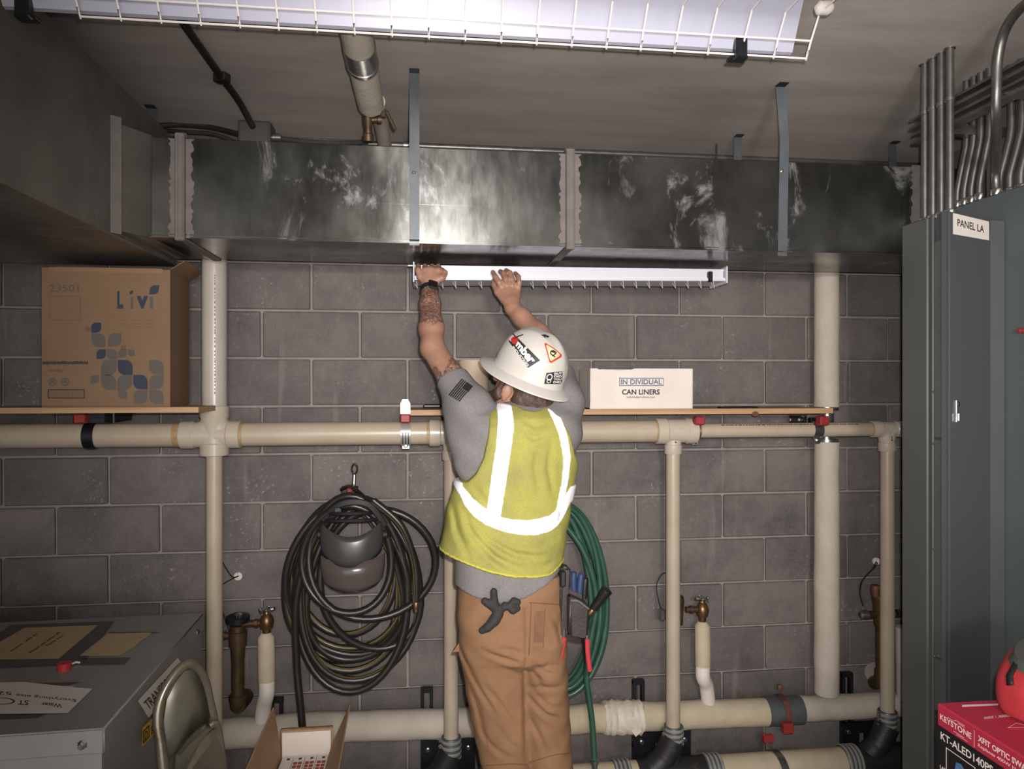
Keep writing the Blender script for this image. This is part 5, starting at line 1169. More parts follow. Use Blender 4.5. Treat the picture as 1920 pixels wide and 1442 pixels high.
def crease(f, pts, amp, wd, Yp=2.13, ridge=.55, ymax=2.27):
    X2 = f.ax[0][:, None]; Z2 = f.ax[2][None, :]; best = np.full((len(f.ax[0]), len(f.ax[2])), 9., np.float32); q = [P(a, b, Yp) for a, b in pts]; sg = np.zeros_like(best)
    ts = np.zeros_like(best); nseg = len(q)-1
    for i in range(nseg):
        ax_, az_ = q[i].x, q[i].z; bx_, bz_ = q[i+1].x-q[i].x, q[i+1].z-q[i].z; L = bx_*bx_+bz_*bz_
        t = np.clip(((X2-ax_)*bx_+(Z2-az_)*bz_)/L, 0, 1); d = np.hypot(X2-ax_-t*bx_, Z2-az_-t*bz_); s_ = np.sign((X2-ax_)*bz_-(Z2-az_)*bx_); m = d < best
        best[m] = d[m]; sg[m] = s_[m]; ts[m] = ((i+t)/nseg)[m]
    fade = np.sin(np.pi*np.clip(ts, .04, .96))**.6; sd = best*sg
    g = amp*fade*(np.exp(-(best/wd)**2)-ridge*np.exp(-((sd-1.9*wd)/(1.3*wd))**2)-ridge*.6*np.exp(-((sd+2.0*wd)/(1.4*wd))**2))
    f.D += (g[:, None, :]*(f.ax[1] < ymax)[None, :, None]).astype(np.float32)
MY = 2.25                                     # the man's distance, along the wall's normal
def rowp(py, pl, pr, Yc, b, grow=0.0):        # body slice seen between two pixels
    A = P(pl, py, Yc); B = P(pr, py, Yc); return (A.z, (A.x+B.x)/2, Yc, (B.x-A.x)/2+grow, b+grow)
def V3(px, py, Y): return np.array(P(px, py, Y))

# skin ---------------------------------------------------------------
m_skin, nt, b = new_mat('skin')
cskin = mixc(nt, ramp(nt, noise_n(nt, 14, 4), .35, .7), lin((160, 121, 101)), lin((143, 103, 85)))
at = nt.nodes.new('ShaderNodeAttribute'); at.attribute_name = 'tattoo'
ge = nt.nodes.new('ShaderNodeNewGeometry'); vo = nt.nodes.new('ShaderNodeTexVoronoi'); vo.feature = 'DISTANCE_TO_EDGE'; vo.inputs['Scale'].default_value = 64
dn_ = nt.nodes.new('ShaderNodeTexNoise'); dn_.inputs['Scale'].default_value = 30; nt.links.new(ge.outputs['Position'], dn_.inputs['Vector'])
ad = nt.nodes.new('ShaderNodeVectorMath'); ad.operation = 'MULTIPLY_ADD'; ad.inputs[1].default_value = (.03, .03, .03); nt.links.new(dn_.outputs[1], ad.inputs[0]); nt.links.new(ge.outputs['Position'], ad.inputs[2])
nt.links.new(ad.outputs[0], vo.inputs['Vector'])
ln = ramp(nt, vo.outputs['Distance'], .045, .09, 1, 0); sh = ramp(nt, noise_n(nt, 34, 3), .44, .60, 0.1, .6)
mxn = nt.nodes.new('ShaderNodeMath'); mxn.operation = 'MAXIMUM'; nt.links.new(ln, mxn.inputs[0]); nt.links.new(sh, mxn.inputs[1])
ml = nt.nodes.new('ShaderNodeMath'); ml.operation = 'MULTIPLY'; nt.links.new(mxn.outputs[0], ml.inputs[0]); nt.links.new(at.outputs['Fac'], ml.inputs[1])
sc_ = nt.nodes.new('ShaderNodeMath'); sc_.operation = 'MULTIPLY'; sc_.inputs[1].default_value = .85; nt.links.new(ml.outputs[0], sc_.inputs[0])
nt.links.new(mixc(nt, sc_.outputs[0], cskin, lin((58, 50, 50))), b.inputs['Base Color']); b.inputs['Roughness'].default_value = .5
b.inputs['Subsurface Weight'].default_value = .08; b.inputs['Subsurface Radius'].default_value = (.01, .004, .002)

HF = Vector((-.70, .60, .40)).normalized(); HU = Vector((.38, -.34, .9)); HU = (HU-HF*HU.dot(HF)).normalized(); HL = HU.cross(HF)   # head: forward, up, left
HC0 = P(994, 694, 2.27)                       # centre of the hard hat's rim plane
hd = HC0-HU*.035; HS = .90
def hp_(f, l, u): return np.array(HC0+HF*f+HL*l+HU*(u-.022))
RH_ = [list(HF), list(HL), list(HU)]

shL = V3(882, 765, 2.28); elL = V3(811, 652, 2.43); wrL = V3(805, 540, 2.585)
shR = V3(1042, 768, 2.30); elR = V3(1030, 650, 2.47); wrR = V3(961, 577, 2.565)
fd = Field((-.15, 1.95, .0), (.62, 2.80, 2.36), .0044)
# trunk and legs under the clothes
fd.loft([rowp(1160, 872, 1046, MY, .105), rowp(1080, 868, 1044, MY+.005, .09), rowp(1000, 874, 1046, MY+.015, .09), rowp(900, 876, 1058, MY+.02, .10), rowp(815, 880, 1062, MY+.025, .105), rowp(780, 905, 1045, MY+.03, .085), rowp(760, 940, 1015, MY+.03, .06)], .03)
for s_, (hx_, kx_, fx_) in enumerate(((918, 948, 958), (1006, 1028, 1040))):
    hip = V3(hx_, 1185, MY); kn = V3(kx_, 1440, MY-.015); an = V3(fx_, 1640, MY+.02); an[2] = .10
    fd.chain([hip, kn, an], [.060, .045, .038], .02); fd.cone(an+[0, .02, -.06], an+[0, -.0, -.055], .035, .035, .01); fd.cone(an+[0, .03, -.062], an+[0, .17, -.068], .034, .028, .01)
# neck and head
fd.cone(V3(975, 775, 2.30), np.array(hd)-np.array(HU)*.075+np.array(HF)*-.01, .060, .056, .03)
fd.ell(hp_(.0, 0, .0), (.096, .074, .105), RH_, .02)
fd.ell(hp_(.035, 0, -.085), (.062, .058, .062), RH_, .03)       # jaw
fd.cone(hp_(.092, 0, -.022), hp_(.112, 0, -.052), .010, .014, .012)  # nose
fd.ell(hp_(.088, 0, -.088), (.012, .024, .008), RH_, .008)      # lips
fd.ell(hp_(.080, 0, -.115), (.022, .024, .018), RH_, .015)      # chin
fd.ell(hp_(.083, 0, -.008), (.014, .045, .010), RH_, .012)      # brow
for s_ in (1, -1):
    fd.ell(hp_(.008, s_*.080, -.056), (.015, .007, .027), [list(HF), list((HL*s_+HF*-.5).normalized()), list(HU)], .006)
    fd.ell(hp_(.012, s_*.076, -.080), (.010, .007, .012), RH_, .006)
    fd.ell(hp_(.084, s_*.032, -.028), (.012, .014, .010), RH_, .004)     # eyes
# arms
fd.chain([shL, (shL+elL)/2, elL], [.048, .0425, .0405], .02)
mid = elL+(wrL-elL)*.32; fd.chain([elL, mid, elL+(wrL-elL)*.72, wrL], [.038, .0415, .035, .029], .02)
fd.chain([shR, (shR+elR)/2, elR], [.056, .046, .040], .02); fd.chain([elR, elR+(wrR-elR)*.3, elR+(wrR-elR)*.75, wrR], [.039, .040, .031, .027], .02)
# left hand: closed over the end of the fixture, knuckles up
kL = V3(806, 512, 2.60)
fd.cone(wrL, kL, .027, .027, .015)
for i, px in enumerate((786, 799, 812, 824)):
    base = V3(788+11*i, 519, 2.585); kn = V3(px-2, 507, 2.590); m1 = V3(px-2, 499.5, 2.622); tip = V3(px, 503, 2.652)
    fd.cone(V3(802+3*i, 527, 2.585), base, .018, .013, .012); fd.chain([base, kn, m1, tip], [.0125, .0108, .0096, .0085], .005)
fd.chain([V3(815, 528, 2.58), V3(829, 521, 2.575), V3(834, 512, 2.588), V3(829, 506, 2.605)], [.016, .0125, .0105, .009], .007)   # thumb
# right hand: back of the hand to the viewer, fingers bent over the lower lip
pal = [V3(959, 566, 2.57), V3(957, 553, 2.585), V3(956, 543, 2.60)]
fd.cone(wrR, pal[0], .027, .024, .015)
for i, (bx, by) in enumerate(((942, 543), (951, 540), (961, 541), (970, 545))):
    fd.cone(V3(951+5*i, 566, 2.57), V3(bx, by, 2.595), .018, .0125, .010)
fing = [[(942, 541, 2.595), (936, 530, 2.588), (929, 519, 2.603), (924, 510, 2.628)],
        [(951, 538, 2.597), (948, 524, 2.582), (944, 513, 2.598), (938, 509, 2.632)],
        [(961, 539, 2.597), (960, 524, 2.582), (956, 512, 2.598), (949, 507, 2.632)],
        [(971, 543, 2.595), (973.5, 530, 2.586), (972, 519, 2.598), (966, 512, 2.628)]]
for pts_, rs in zip(fing, ([.0122, .0112, .0102, .0088], [.0124, .0114, .0104, .009], [.0122, .0112, .0102, .0088], [.0112, .0102, .0092, .008])):
    fd.chain([V3(*p) for p in pts_], rs, .004)
fd.chain([V3(945, 562, 2.58), V3(933, 548, 2.60), V3(927, 535, 2.62), V3(925, 527, 2.64)], [.016, .0125, .0105, .009], .007)
V, Q = fd.mesh(); person = np_mesh('person', V, Q, m_skin, None, 2)
tag(person, 'man in white hard hat and yellow vest reaching up, seen from behind', 'person')
co = np.empty(len(person.data.vertices)*3, np.float32); person.data.vertices.foreach_get('co', co); co = co.reshape(-1, 3)
def seg_t(p, a, b):
    ba = b-a; t = ((p-a)@ba)/(ba@ba); d = np.linalg.norm(p-a-np.clip(t, 0, 1)[:, None]*ba, axis=1); return t, d
t1, d1_ = seg_t(co, elL, wrL); t2, d2_ = seg_t(co, shL, elL)
wav = .05*np.sin(co[:, 0]*90)+.04*np.sin(co[:, 1]*70)
tat = ((d1_ < .06) & (t1+wav > .30) & (t1 < .97)) | ((d2_ < .08) & (t2 < .60+wav) & (t2 > .1))
at_ = person.data.attributes.new('tattoo', 'FLOAT', 'POINT'); at_.data.foreach_set('value', tat.astype(np.float32))

# hair and beard ------------------------------------------------------
m_hair = M('brown_hair', (58, 42, 34), .55, col2=(86, 64, 52), vs_=60, bump=.6, bs_=150, stretch=(1, 1, .3))
fh = Field(np.array(hd)-.26, np.array(hd)+.2, .0045)
fh.ell(hp_(-.022, 0, -.002), (.084, .080, .104), RH_, .01)
fh.cone(hp_(-.07, .0, -.055), hp_(-.085, -.005, -.150), .048, .042, .03); fh.cone(hp_(-.035, .045, -.07), hp_(-.055, .04, -.135), .030, .026, .03); fh.cone(hp_(-.035, -.045, -.07), hp_(-.05, -.035, -.12), .03, .022, .03)
fh.cone(hp_(.045, .052, -.075), hp_(.075, .03, -.115), .022, .026, .02); fh.cone(hp_(.045, -.052, -.075), hp_(.075, -.03, -.115), .022, .026, .02); fh.cone(hp_(.08, .03, -.118), hp_(.08, -.03, -.118), .026, .026, .02)
fh.cone(hp_(.04, .066, -.02), hp_(.045, .058, -.085), .010, .016, .01); fh.cone(hp_(.04, -.066, -.02), hp_(.045, -.058, -.085), .010, .016, .01)
X, Yg, Z = fh.grid(); fh.D += (.0022*np.sin(X*420+Z*60)*np.sin(Yg*380+Z*90)).astype(np.float32)
for s_ in (1, -1):          # keep the ears and the face clear
    e = hp_(.012, s_*.090, -.062); fh.cut(.034-np.sqrt((X-e[0])**2+(Yg-e[1])**2+(Z-e[2])**2))
e = hp_(.115, 0, -.035); fh.cut(.060-np.sqrt((X-e[0])**2+(Yg-e[1])**2+(Z-e[2])**2))
np_mesh('hair', *fh.mesh(), m_hair, person, 1)

# shirt ---------------------------------------------------------------
m_shirt = M('heather_grey_cotton', (122, 118, 117), .85, col2=(108, 104, 103), vs_=140, bump=.15, bs_=400)
fsx = Field((-.10, 1.98, .9), (.62, 2.72, 2.02), .0050)
shirt_rows = [rowp(1142, 846, 1060, MY, .128), rowp(1100, 849, 1056, MY, .125), rowp(1040, 852, 1054, MY+.005, .118), rowp(960, 862, 1062, MY+.015, .114), rowp(900, 868, 1072, MY+.02, .118), rowp(840, 868, 1076, MY+.025, .122), rowp(800, 872, 1074, MY+.03, .120), rowp(778, 888, 1066, MY+.03, .108), rowp(764, 925, 1042, MY+.035, .085), rowp(752, 950, 1012, MY+.035, .065)]
fsx.loft(shirt_rows, .03)
hemL = shL+(elL-shL)*.47
fsx.cone(V3(902, 805, 2.27), shL, .080, .068, .05); fsx.cone(shL, shL+(elL-shL)*.7, .066, .0475, .03)
fsx.cone(V3(878, 860, 2.26), V3(856, 770, 2.31), .045, .042, .05)
hemR = V3(1048, 700, 2.40); fsx.cone(V3(1040, 800, 2.28), V3(1050, 758, 2.31), .085, .074, .05); fsx.cone(V3(1050, 758, 2.31), hemR+(hemR-V3(1050, 758, 2.31))*.5, .070, .052, .04)
X, Yg, Z = fsx.grid()
fold = .0035*np.sin((X*.7+Z*1.0)*62+3*np.sin(Z*9))*np.exp(-((Z-1.75)/.25)**2)+.0030*np.sin(X*55+Z*20+2*np.sin(Z*14))*np.exp(-((Z-1.13)/.12)**2)
fsx.D += fold.astype(np.float32)
dl = (elL-shL); dl /= np.linalg.norm(dl); near_l = (X < PX(905, 2.3)) & (Z > 1.72)
fsx.cut(np.where(near_l, ((X-hemL[0])*dl[0]+(Yg-hemL[1])*dl[1]+(Z-hemL[2])*dl[2]), -.1)); dr_ = (hemR-V3(1050, 758, 2.31)); dr_ /= np.linalg.norm(dr_)
fsx.cut(np.where((X > PX(1000, 2.3)) & (Z > 1.74), ((X-hemR[0])*dr_[0]+(Yg-hemR[1])*dr_[1]+(Z-hemR[2])*dr_[2]), -.1))
# hem at the bottom follows a curve, higher at the right
hx_ = [PX(p, 2.14) for p in (835, 850, 880, 930, 985, 1025, 1058, 1075)]; hz_ = [PZ(950, p, 2.14) for p in (1098, 1106, 1116, 1131, 1122, 1102, 1080, 1074)]
hem = np.interp(fsx.ax[0], hx_, hz_)[:, None, None]; fsx.cut(hem-Z+0*Yg)
shirt = np_mesh('t_shirt', *fsx.mesh(), m_shirt, person, 2); shirt['label'] = 'heather grey short sleeved shirt'

# vest ----------------------------------------------------------------
m_vest, nt, b = new_mat('yellow_mesh_fabric')
cv = mixc(nt, ramp(nt, noise_n(nt, 9, 4), .4, .75), lin((156, 152, 70)), lin((134, 129, 72)))
ge = nt.nodes.new('ShaderNodeNewGeometry'); vz = nt.nodes.new('ShaderNodeTexVoronoi'); vz.inputs['Scale'].default_value = 210; nt.links.new(ge.outputs['Position'], vz.inputs['Vector'])
dots = ramp(nt, vz.outputs['Distance'], .2, .42, .55, 0)
nt.links.new(mixc(nt, dots, cv, lin((128, 124, 62))), b.inputs['Base Color']); b.inputs['Roughness'].default_value = .8; bumpn(nt, b, vz.outputs['Distance'], .25, .002)
fv_ = Field((-.06, 2.0, 1.05), (.62, 2.52, 1.86), .0048)
vest_rows = [rowp(1095, 818, 1060, MY-.002, .148), rowp(1040, 820, 1056, MY, .142), rowp(1000, 830, 1061, MY+.004, .136), rowp(960, 838, 1069, MY+.01, .132), rowp(915, 849, 1075, MY+.014, .132), rowp(870, 860, 1081, MY+.018, .134), rowp(820, 862, 1082, MY+.022, .136), rowp(800, 866, 1080, MY+.026, .134), rowp(782, 882, 1072, MY+.028, .122), rowp(770, 908, 1052, MY+.03, .104), rowp(759, 935, 1030, MY+.03, .08)]
def vest_field(grow=0.0):
    fv_ = Field((-.06, 2.0, 1.05), (.62, 2.52, 1.86), .0048)
    fv_.loft([(z, cx, cy, a+grow, b_+grow) for z, cx, cy, a, b_ in vest_rows], .0)
    fv_.cone(V3(940, 830, 2.26), V3(934, 822, 2.27), .110+grow, .102+grow, .03); fv_.cone(V3(1028, 836, 2.27), V3(1028, 830, 2.28), .105+grow, .098+grow, .03)
    X, Yg, Z = fv_.grid()
    w1 = np.exp(-((Z-1.28)/.12)**2); w2 = np.exp(-((Z-1.56)/.16)**2)*np.exp(-((X-.28)/.16)**2)
    fo_ = .0018*np.sin((X*.62+Z*.9)*50+2.2*np.sin(X*9)+1.5*np.sin(Z*14))*w1*(.4+.6*np.clip(X/.4, 0, 1))+.0018*np.sin((Z*.8-X*.5)*75+3*np.sin(X*12+1))*w2+.0012*np.sin(X*40+Z*33)
    fv_.D += fo_.astype(np.float32)
    for pts_, am_ in (([(868, 958), (885, 1000), (930, 1045), (985, 1062)], .007), ([(880, 968), (915, 1010), (965, 1038), (1035, 1045)], .007), ([(900, 985), (950, 1012), (1010, 1022), (1048, 1010)], .005), ([(850, 950), (858, 1000), (880, 1048)], .006), ([(960, 1000), (1000, 1010), (1045, 1000)], .004), ([(905, 1030), (950, 1060), (1000, 1075)], .005), ([(985, 1050), (1020, 1062), (1050, 1050)], .004),
                      ([(975, 800), (1000, 822), (1030, 815)], .005), ([(980, 785), (1005, 802), (1028, 795)], .004), ([(1010, 840), (1004, 880), (1012, 930)], .004), ([(1035, 830), (1030, 880), (1040, 930)], .005), ([(950, 880), (965, 920), (1000, 950)], .003), ([(890, 915), (905, 935), (915, 950)], .004)):
        crease(fv_, pts_, am_, .009)
    return fv_
def vest_cut(f, extra=0.0):
    X, Yg, Z = f.grid(); zz = f.ax[2]
    # hem
    hx_ = [PX(p, 2.12) for p in (810, 820, 870, 915, 960, 1005, 1035, 1058, 1075)]; hz_ = [PZ(950, p, 2.12) for p in (1036, 1041, 1056, 1071, 1081, 1086, 1084, 1072, 1066)]
    f.cut(np.interp(f.ax[0], hx_, hz_)[:, None, None]-Z+0*Yg)
    # arm holes
    lz = [PZ(900, p, 2.16) for p in (912, 905, 890, 860, 820, 780, 755, 735)]; lx = [PX(p, 2.16) for p in (700, 878, 893, 907, 915, 920, 925, 930)]
    f.cut(np.interp(zz, lz, lx)[None, None, :]-X+0*Yg)
    rz = [PZ(1060, p, 2.16) for p in (905, 880, 850, 815, 790, 765, 740)]; rx = [PX(p, 2.16) for p in (1200, 1092, 1080, 1070, 1058, 1045, 1032)]
    f.cut(X-np.interp(zz, rz, rx)[None, None, :]+0*Yg)
    # neck
    c_ = V3(992, 748, 2.25); f.cut(.055-np.sqrt((X-c_[0])**2+((Yg-c_[1])*.6)**2+(Z-c_[2])**2))
f = vest_field(); vest_cut(f); vest = np_mesh('safety_vest', *f.mesh(), m_vest, person, 2); vest['label'] = 'yellow mesh safety vest with white reflective tape'
m_tape_r = M('white_reflective_tape', (252, 250, 255), .35, spec=.6)
def tape(region):
    f = vest_field(.0035); vest_cut(f); X, Yg, Z = f.grid(); region(f, X, Yg, Z); f.cut(Yg-2.42+0*X+0*Z)
    return np_mesh('reflective_tape', *f.mesh(), m_tape_r, vest, 1)
YB_ = 2.115
def strip(pts):                                # pts: (py, left px, right px)
    def reg(f, X, Yg, Z):
        zz = f.ax[2]; z_ = [PZ(960, p[0], YB_) for p in pts][::-1]; l_ = [PX(p[1], YB_) for p in pts][::-1]; r_ = [PX(p[2], YB_) for p in pts][::-1]
        f.cut(np.interp(zz, z_, l_)[None, None, :]-X+0*Yg); f.cut(X-np.interp(zz, z_, r_)[None, None, :]+0*Yg); f.cut(z_[0]-Z+0*X+0*Yg)
    return reg
tape(strip([(755, 938, 968), (800, 935, 967), (860, 928, 958), (920, 919, 949), (972, 911, 940), (975, 911, 940)]))
tape(strip([(755, 1030, 1050), (780, 1038, 1058), (815, 1051, 1070), (860, 1060, 1078), (905, 1059, 1074), (945, 1050, 1066), (985, 1042, 1056), (990, 1042, 1055)]))
def bandreg(f, X, Yg, Z):
    bx = [PX(p, YB_) for p in (840, 848, 866, 872, 890, 912, 935, 960, 985, 1010, 1035, 1050, 1062, 1080)]
    zt_ = [PZ(960, p, YB_) for p in (884, 888, 898, 918, 938, 955, 968, 975, 977, 976, 970, 958, 942, 920)]; zb_ = [PZ(960, p, YB_) for p in (908, 912, 938, 952, 972, 986, 995, 1002, 1006, 1007, 1003, 994, 980, 955)]
    f.cut(Z-np.interp(f.ax[0], bx, zt_)[:, None, None]+0*Yg); f.cut(np.interp(f.ax[0], bx, zb_)[:, None, None]-Z+0*Yg)
tape(bandreg)
# bright hem binding
f = vest_field(.0022); vest_cut(f); X, Yg, Z = f.grid(); hx_ = [PX(p, 2.12) for p in (810, 820, 870, 915, 960, 1005, 1035, 1058, 1075)]; hz_ = [PZ(950, p, 2.12) for p in (1036, 1041, 1056, 1071, 1081, 1086, 1084, 1072, 1066)]
f.cut(Z-np.interp(f.ax[0], hx_, hz_)[:, None, None]-.010+0*Yg); np_mesh('hem_binding', *f.mesh(), M('yellow_binding', (176, 170, 62), .7), vest, 1)

# trousers -------------------------------------------------------------
m_trou = M('brown_work_cotton', (136, 101, 71), .85, col2=(122, 89, 62), vs_=10, bump=.25, bs_=260)
ft = Field((-.05, 1.98, .03), (.62, 2.56, 1.18), .0052)
ft.loft([rowp(1068, 862, 1052, MY, .112), rowp(1105, 860, 1054, MY, .118), rowp(1150, 857, 1057, MY-.003, .128), rowp(1190, 858, 1059, MY-.006, .132), rowp(1225, 862, 1060, MY-.004, .122), rowp(1240, 866, 1060, MY, .10)], .02)
def leg(rows): ft.loft(rows, .010, 2.1)
leg([rowp(1190, 862, 996, MY-.004, .118), rowp(1240, 864, 998, MY, .112), rowp(1290, 873, 999, MY-.003, .102), rowp(1340, 882, 1000, MY-.006, .094), rowp(1400, 894, 999, MY-.010, .088), rowp(1442, 905, 997, MY-.012, .084), rowp(1530, 915, 995, MY, .078), rowp(1680, 925, 995, MY+.01, .074), rowp(1735, 928, 994, MY+.01, .074)])
leg([rowp(1190, 970, 1060, MY-.004, .118), rowp(1240, 973, 1061, MY, .112), rowp(1290, 975, 1063, MY-.003, .102), rowp(1340, 977, 1067, MY-.006, .094), rowp(1400, 980, 1071, MY-.010, .088), rowp(1442, 984, 1074, MY-.012, .084), rowp(1530, 997, 1078, MY, .078), rowp(1680, 1000, 1076, MY+.01, .074), rowp(1735, 1001, 1075, MY+.01, .074)])
X, Yg, Z = ft.grid(); xm = PX(986, 2.14); zcr = PZ(986, 1236, 2.14)
fo_ = .0016*np.sin((Z*.85+(X-xm)*1.1)*38+2.0*np.sin(Z*13)+2*np.sin(X*9))+.0012*np.sin((Z*1.2-(X-xm)*.8)*60+2*np.sin(X*20))
for pts_, am_ in (([(905, 1220), (940, 1232), (984, 1244)], .007), ([(925, 1212), (960, 1216), (984, 1232)], .005), ([(990, 1238), (1020, 1262), (1048, 1268)], .005), ([(1000, 1262), (1028, 1250), (1052, 1255)], .004), ([(876, 1262), (900, 1300), (930, 1345)], .006), ([(884, 1300), (900, 1350), (915, 1415)], .005),
                  ([(905, 1285), (935, 1320), (968, 1372)], .006), ([(995, 1300), (1020, 1292), (1056, 1296)], .005), ([(994, 1318), (1025, 1345), (1062, 1362)], .006), ([(1000, 1300), (1030, 1330), (1058, 1338)], .004), ([(992, 1350), (1015, 1390), (1030, 1430)], .005), ([(930, 1365), (955, 1400), (985, 1420)], .005),
                  ([(900, 1380), (925, 1410), (960, 1432)], .005), ([(1040, 1390), (1055, 1410), (1070, 1418)], .004), ([(862, 1225), (872, 1250), (890, 1275)], .005), ([(995, 1255), (1010, 1275), (1018, 1300)], .004), ([(940, 1250), (962, 1262), (984, 1290)], .004), ([(1035, 1160), (1050, 1180), (1056, 1215)], .004), ([(985, 1240), (987, 1300), (988, 1370), (990, 1440)], .006)):
    crease(ft, pts_, am_, .0075)
# seat seam groove and the crease between the legs
groove = .007*np.exp(-((X-xm-.0)/.006)**2)*((Z > zcr-.02) & (Z < zcr+.16)); ft.D += (fo_+groove).astype(np.float32)
trou = np_mesh('trousers', *ft.mesh(), m_trou, person, 2); trou['label'] = 'brown canvas work trousers'
bvt_ = mesh_bvh(trou)
m_seam = M('trouser_stitch', (112, 76, 50), .9); m_stain = M('dark_trouser_stain', (106, 76, 56), .9, col2=(128, 94, 66), vs_=30)
def seam(pts, w_=.0016, mat=m_seam, nm='seam'):
    p3 = []
    for (px, py) in [tuple(q) for q in [Vector(a).lerp(Vector(b), t_/6) for a, b in zip(pts, pts[1:]) for t_ in range(7)]]:
        h = bvt_.ray_cast(Vector((0, 0, CH)), ray(px, py).normalized())
        if h[0] is not None: p3.append(h[0]+Vector((0, -.0006, 0)))
    p3 = [p for i, p in enumerate(p3) if i == 0 or (p-p3[i-1]).length > 1e-4]
    if len(p3) > 2: MB().tube(p3, w_, 6).build(nm, mat, trou)
seam([(992, 1130), (1055, 1134)]); seam([(996, 1132), (992, 1228)]); seam([(1022, 1140), (1018, 1215)]); seam([(905, 1436), (960, 1432), (988, 1434)]); seam([(992, 1430), (1040, 1415), (1070, 1412)])
seam([(866, 1135), (862, 1190)], .0012); seam([(880, 1270), (900, 1330), (915, 1400)], .0012)
decal('dark_patch', grid_geo(4, 8), [(1000, 1205), (1018, 1205), (1021, 1146), (1002, 1146)], bvt_, m_stain, trou, .0008)
# loose pocket flap at the left hip, with its zipper edge
q = V3(858, 1212, MY); mb = MB(); q = Vector(q); mb.prism([q+Vector((.012, -.02, .03)), q+Vector((-.012, -.03, .0)), q+Vector((-.018, -.025, -.008)), q+Vector((.008, -.035, -.004)), q+Vector((.02, -.03, .02))], (.006, .03, 0)); mb.build('pocket_flap', m_trou, trou)
# shoes
for fx_ in (960, 1038):
    a = Vector(V3(fx_, 1640, MY+.02)); mb = MB(); n = 18; v = []; ff = []
    for (dz, l_, w_) in ((0, .150, .048), (.02, .152, .050), (.06, .140, .046), (.10, .09, .044)):
        for k in range(n):
            t_ = 2*math.pi*k/n; v.append(Vector((a.x+w_*math.sin(t_), a.y+.055+(0 if dz < .08 else -.05)+l_*math.cos(t_), dz)))
    for i in range(3):
        for k in range(n): ff.append((i*n+k, i*n+(k+1) % n, (i+1)*n+(k+1) % n, (i+1)*n+k))
    mb.add(v, ff+[tuple(range(n)), tuple(3*n+k for k in range(n))]); mb.build('boot', m_brownboot if 'm_brownboot' in globals() else m_kraft_in, person)

# watch ----------------------------------------------------------------
ax_ = Vector(wrL-elL).normalized(); wc_ = Vector(elL+(wrL-elL)*.965)
MB().lathe(wc_-ax_*.011, ax_, [(0, .0315), (.002, .033), (.020, .033), (.022, .0315)], 26).build('watch_strap', m_blk, person)
dvec = (Vector((.35, -1, -.15))-ax_*Vector((.35, -1, -.15)).dot(ax_)).normalized(); sx_ = ax_.cross(dvec)
Rw = Matrix((sx_, dvec, ax_)).transposed(); MB().box(wc_+dvec*.034-ax_*.004, (.036, .012, .040), Rw, .005).build('watch_case', m_rubber, person)

# hard hat ---------------------------------------------------------------
m_hat = M('scuffed_white_plastic', (196, 191, 184), .32, col2=(186, 181, 173), vs_=8, spec=.5)
hat = MB(); nth = 64; v = []; ff = []; LA, LB, LH = .146*HS*.93, .122*HS*.95, .150*HS*1.0
def hatp(th, ph):
    c_, s_ = math.cos(th), math.sin(th); r_ = math.sin(ph)**.86; up_ = math.cos(ph)**.95 if ph < math.pi/2 else 0
    rid = .005*math.exp(-(s_*r_/.16)**2)*min(1, r_*3)+.0025*math.exp(-((abs(s_*r_)-.42)/.09)**2)*(1 if r_ < .93 else 0)
    return HC0+HF*(LA*c_*r_)+HL*(LB*s_*r_)+HU*(LH*up_+rid)
nph = 18
for i in range(nph+1):
    ph = math.pi/2*max(i, .02)/nph
    for k in range(nth): v.append(hatp(2*math.pi*k/nth, ph))
rim = [(.0035, -.008), (.0045, -.014), (.014, -.020), (.026, -.028), (.0335, -.034), (.0345, -.038), (.032, -.0395), (.008, -.024)]
for (o_, dz) in rim:
    for k in range(nth):
        th = 2*math.pi*k/nth; c_, s_ = math.cos(th), math.sin(th); peak = max(0, c_)**3; oo = o_*(1+.75*peak); d2 = dz*(1-.25*peak)
        back = max(0, -c_)**2; v.append(HC0+HF*((LA+oo)*c_)+HL*((LB+o_)*s_)+HU*(d2-.004*back))
for i in range(nph+len(rim)):
    for k in range(nth): ff.append((i*nth+k, i*nth+(k+1) % nth, (i+1)*nth+(k+1) % nth, (i+1)*nth+k))
ff.append(tuple(range(nth))); hat.add(v, ff); hatO = hat.build('hard_hat', m_hat, person, ang=28); hatO['label'] = 'white hard hat covered with stickers'
bvh_ = mesh_bvh(hatO)
def hdec(nm, geo, quad, mat, off=.001): return decal(nm, dense(geo, 3 if len(geo[0]) < 30 else (1 if 'letter' in nm else 2)), quad, bvh_, mat, hatO, off)
m_stw = M('sticker_white', (225, 220, 214), .4); m_str = M('sticker_red', (190, 52, 46), .45); m_sto = M('sticker_cream', (214, 190, 150), .5)
# long name sticker: black backing, white letters, red bomb for the o
hdec('sticker_backing', grid_geo(10, 4), [(954, 640), (990, 690), (1013, 676), (962, 625)], m_ink, .0010)
hdec('sticker_lettering', text_geo('mber', .045), [(967, 648.5), (992, 683), (1009, 674), (974, 637)], m_stw, .0020)
hdec('sticker_lettering', text_geo('B', .04), [(955, 637), (960, 643), (968, 635), (962, 628)], m_stw, .0020)
hdec('sticker_bomb', disc_geo(), [(959, 646), (972, 646), (972, 632), (959, 632)], m_str, .0026)
hdec('sticker_fuse', line_geo([(0, 0, .4, .6), (.4, .6, 1, .9)], .16), [(966, 636), (981, 634), (981, 628), (966, 630)], m_ink, .0026)
hdec('sticker_lettering', text_geo('INDUSTRIES', .02), [(961, 652), (989, 688), (992.5, 685), (964, 649)], m_stw, .0020)
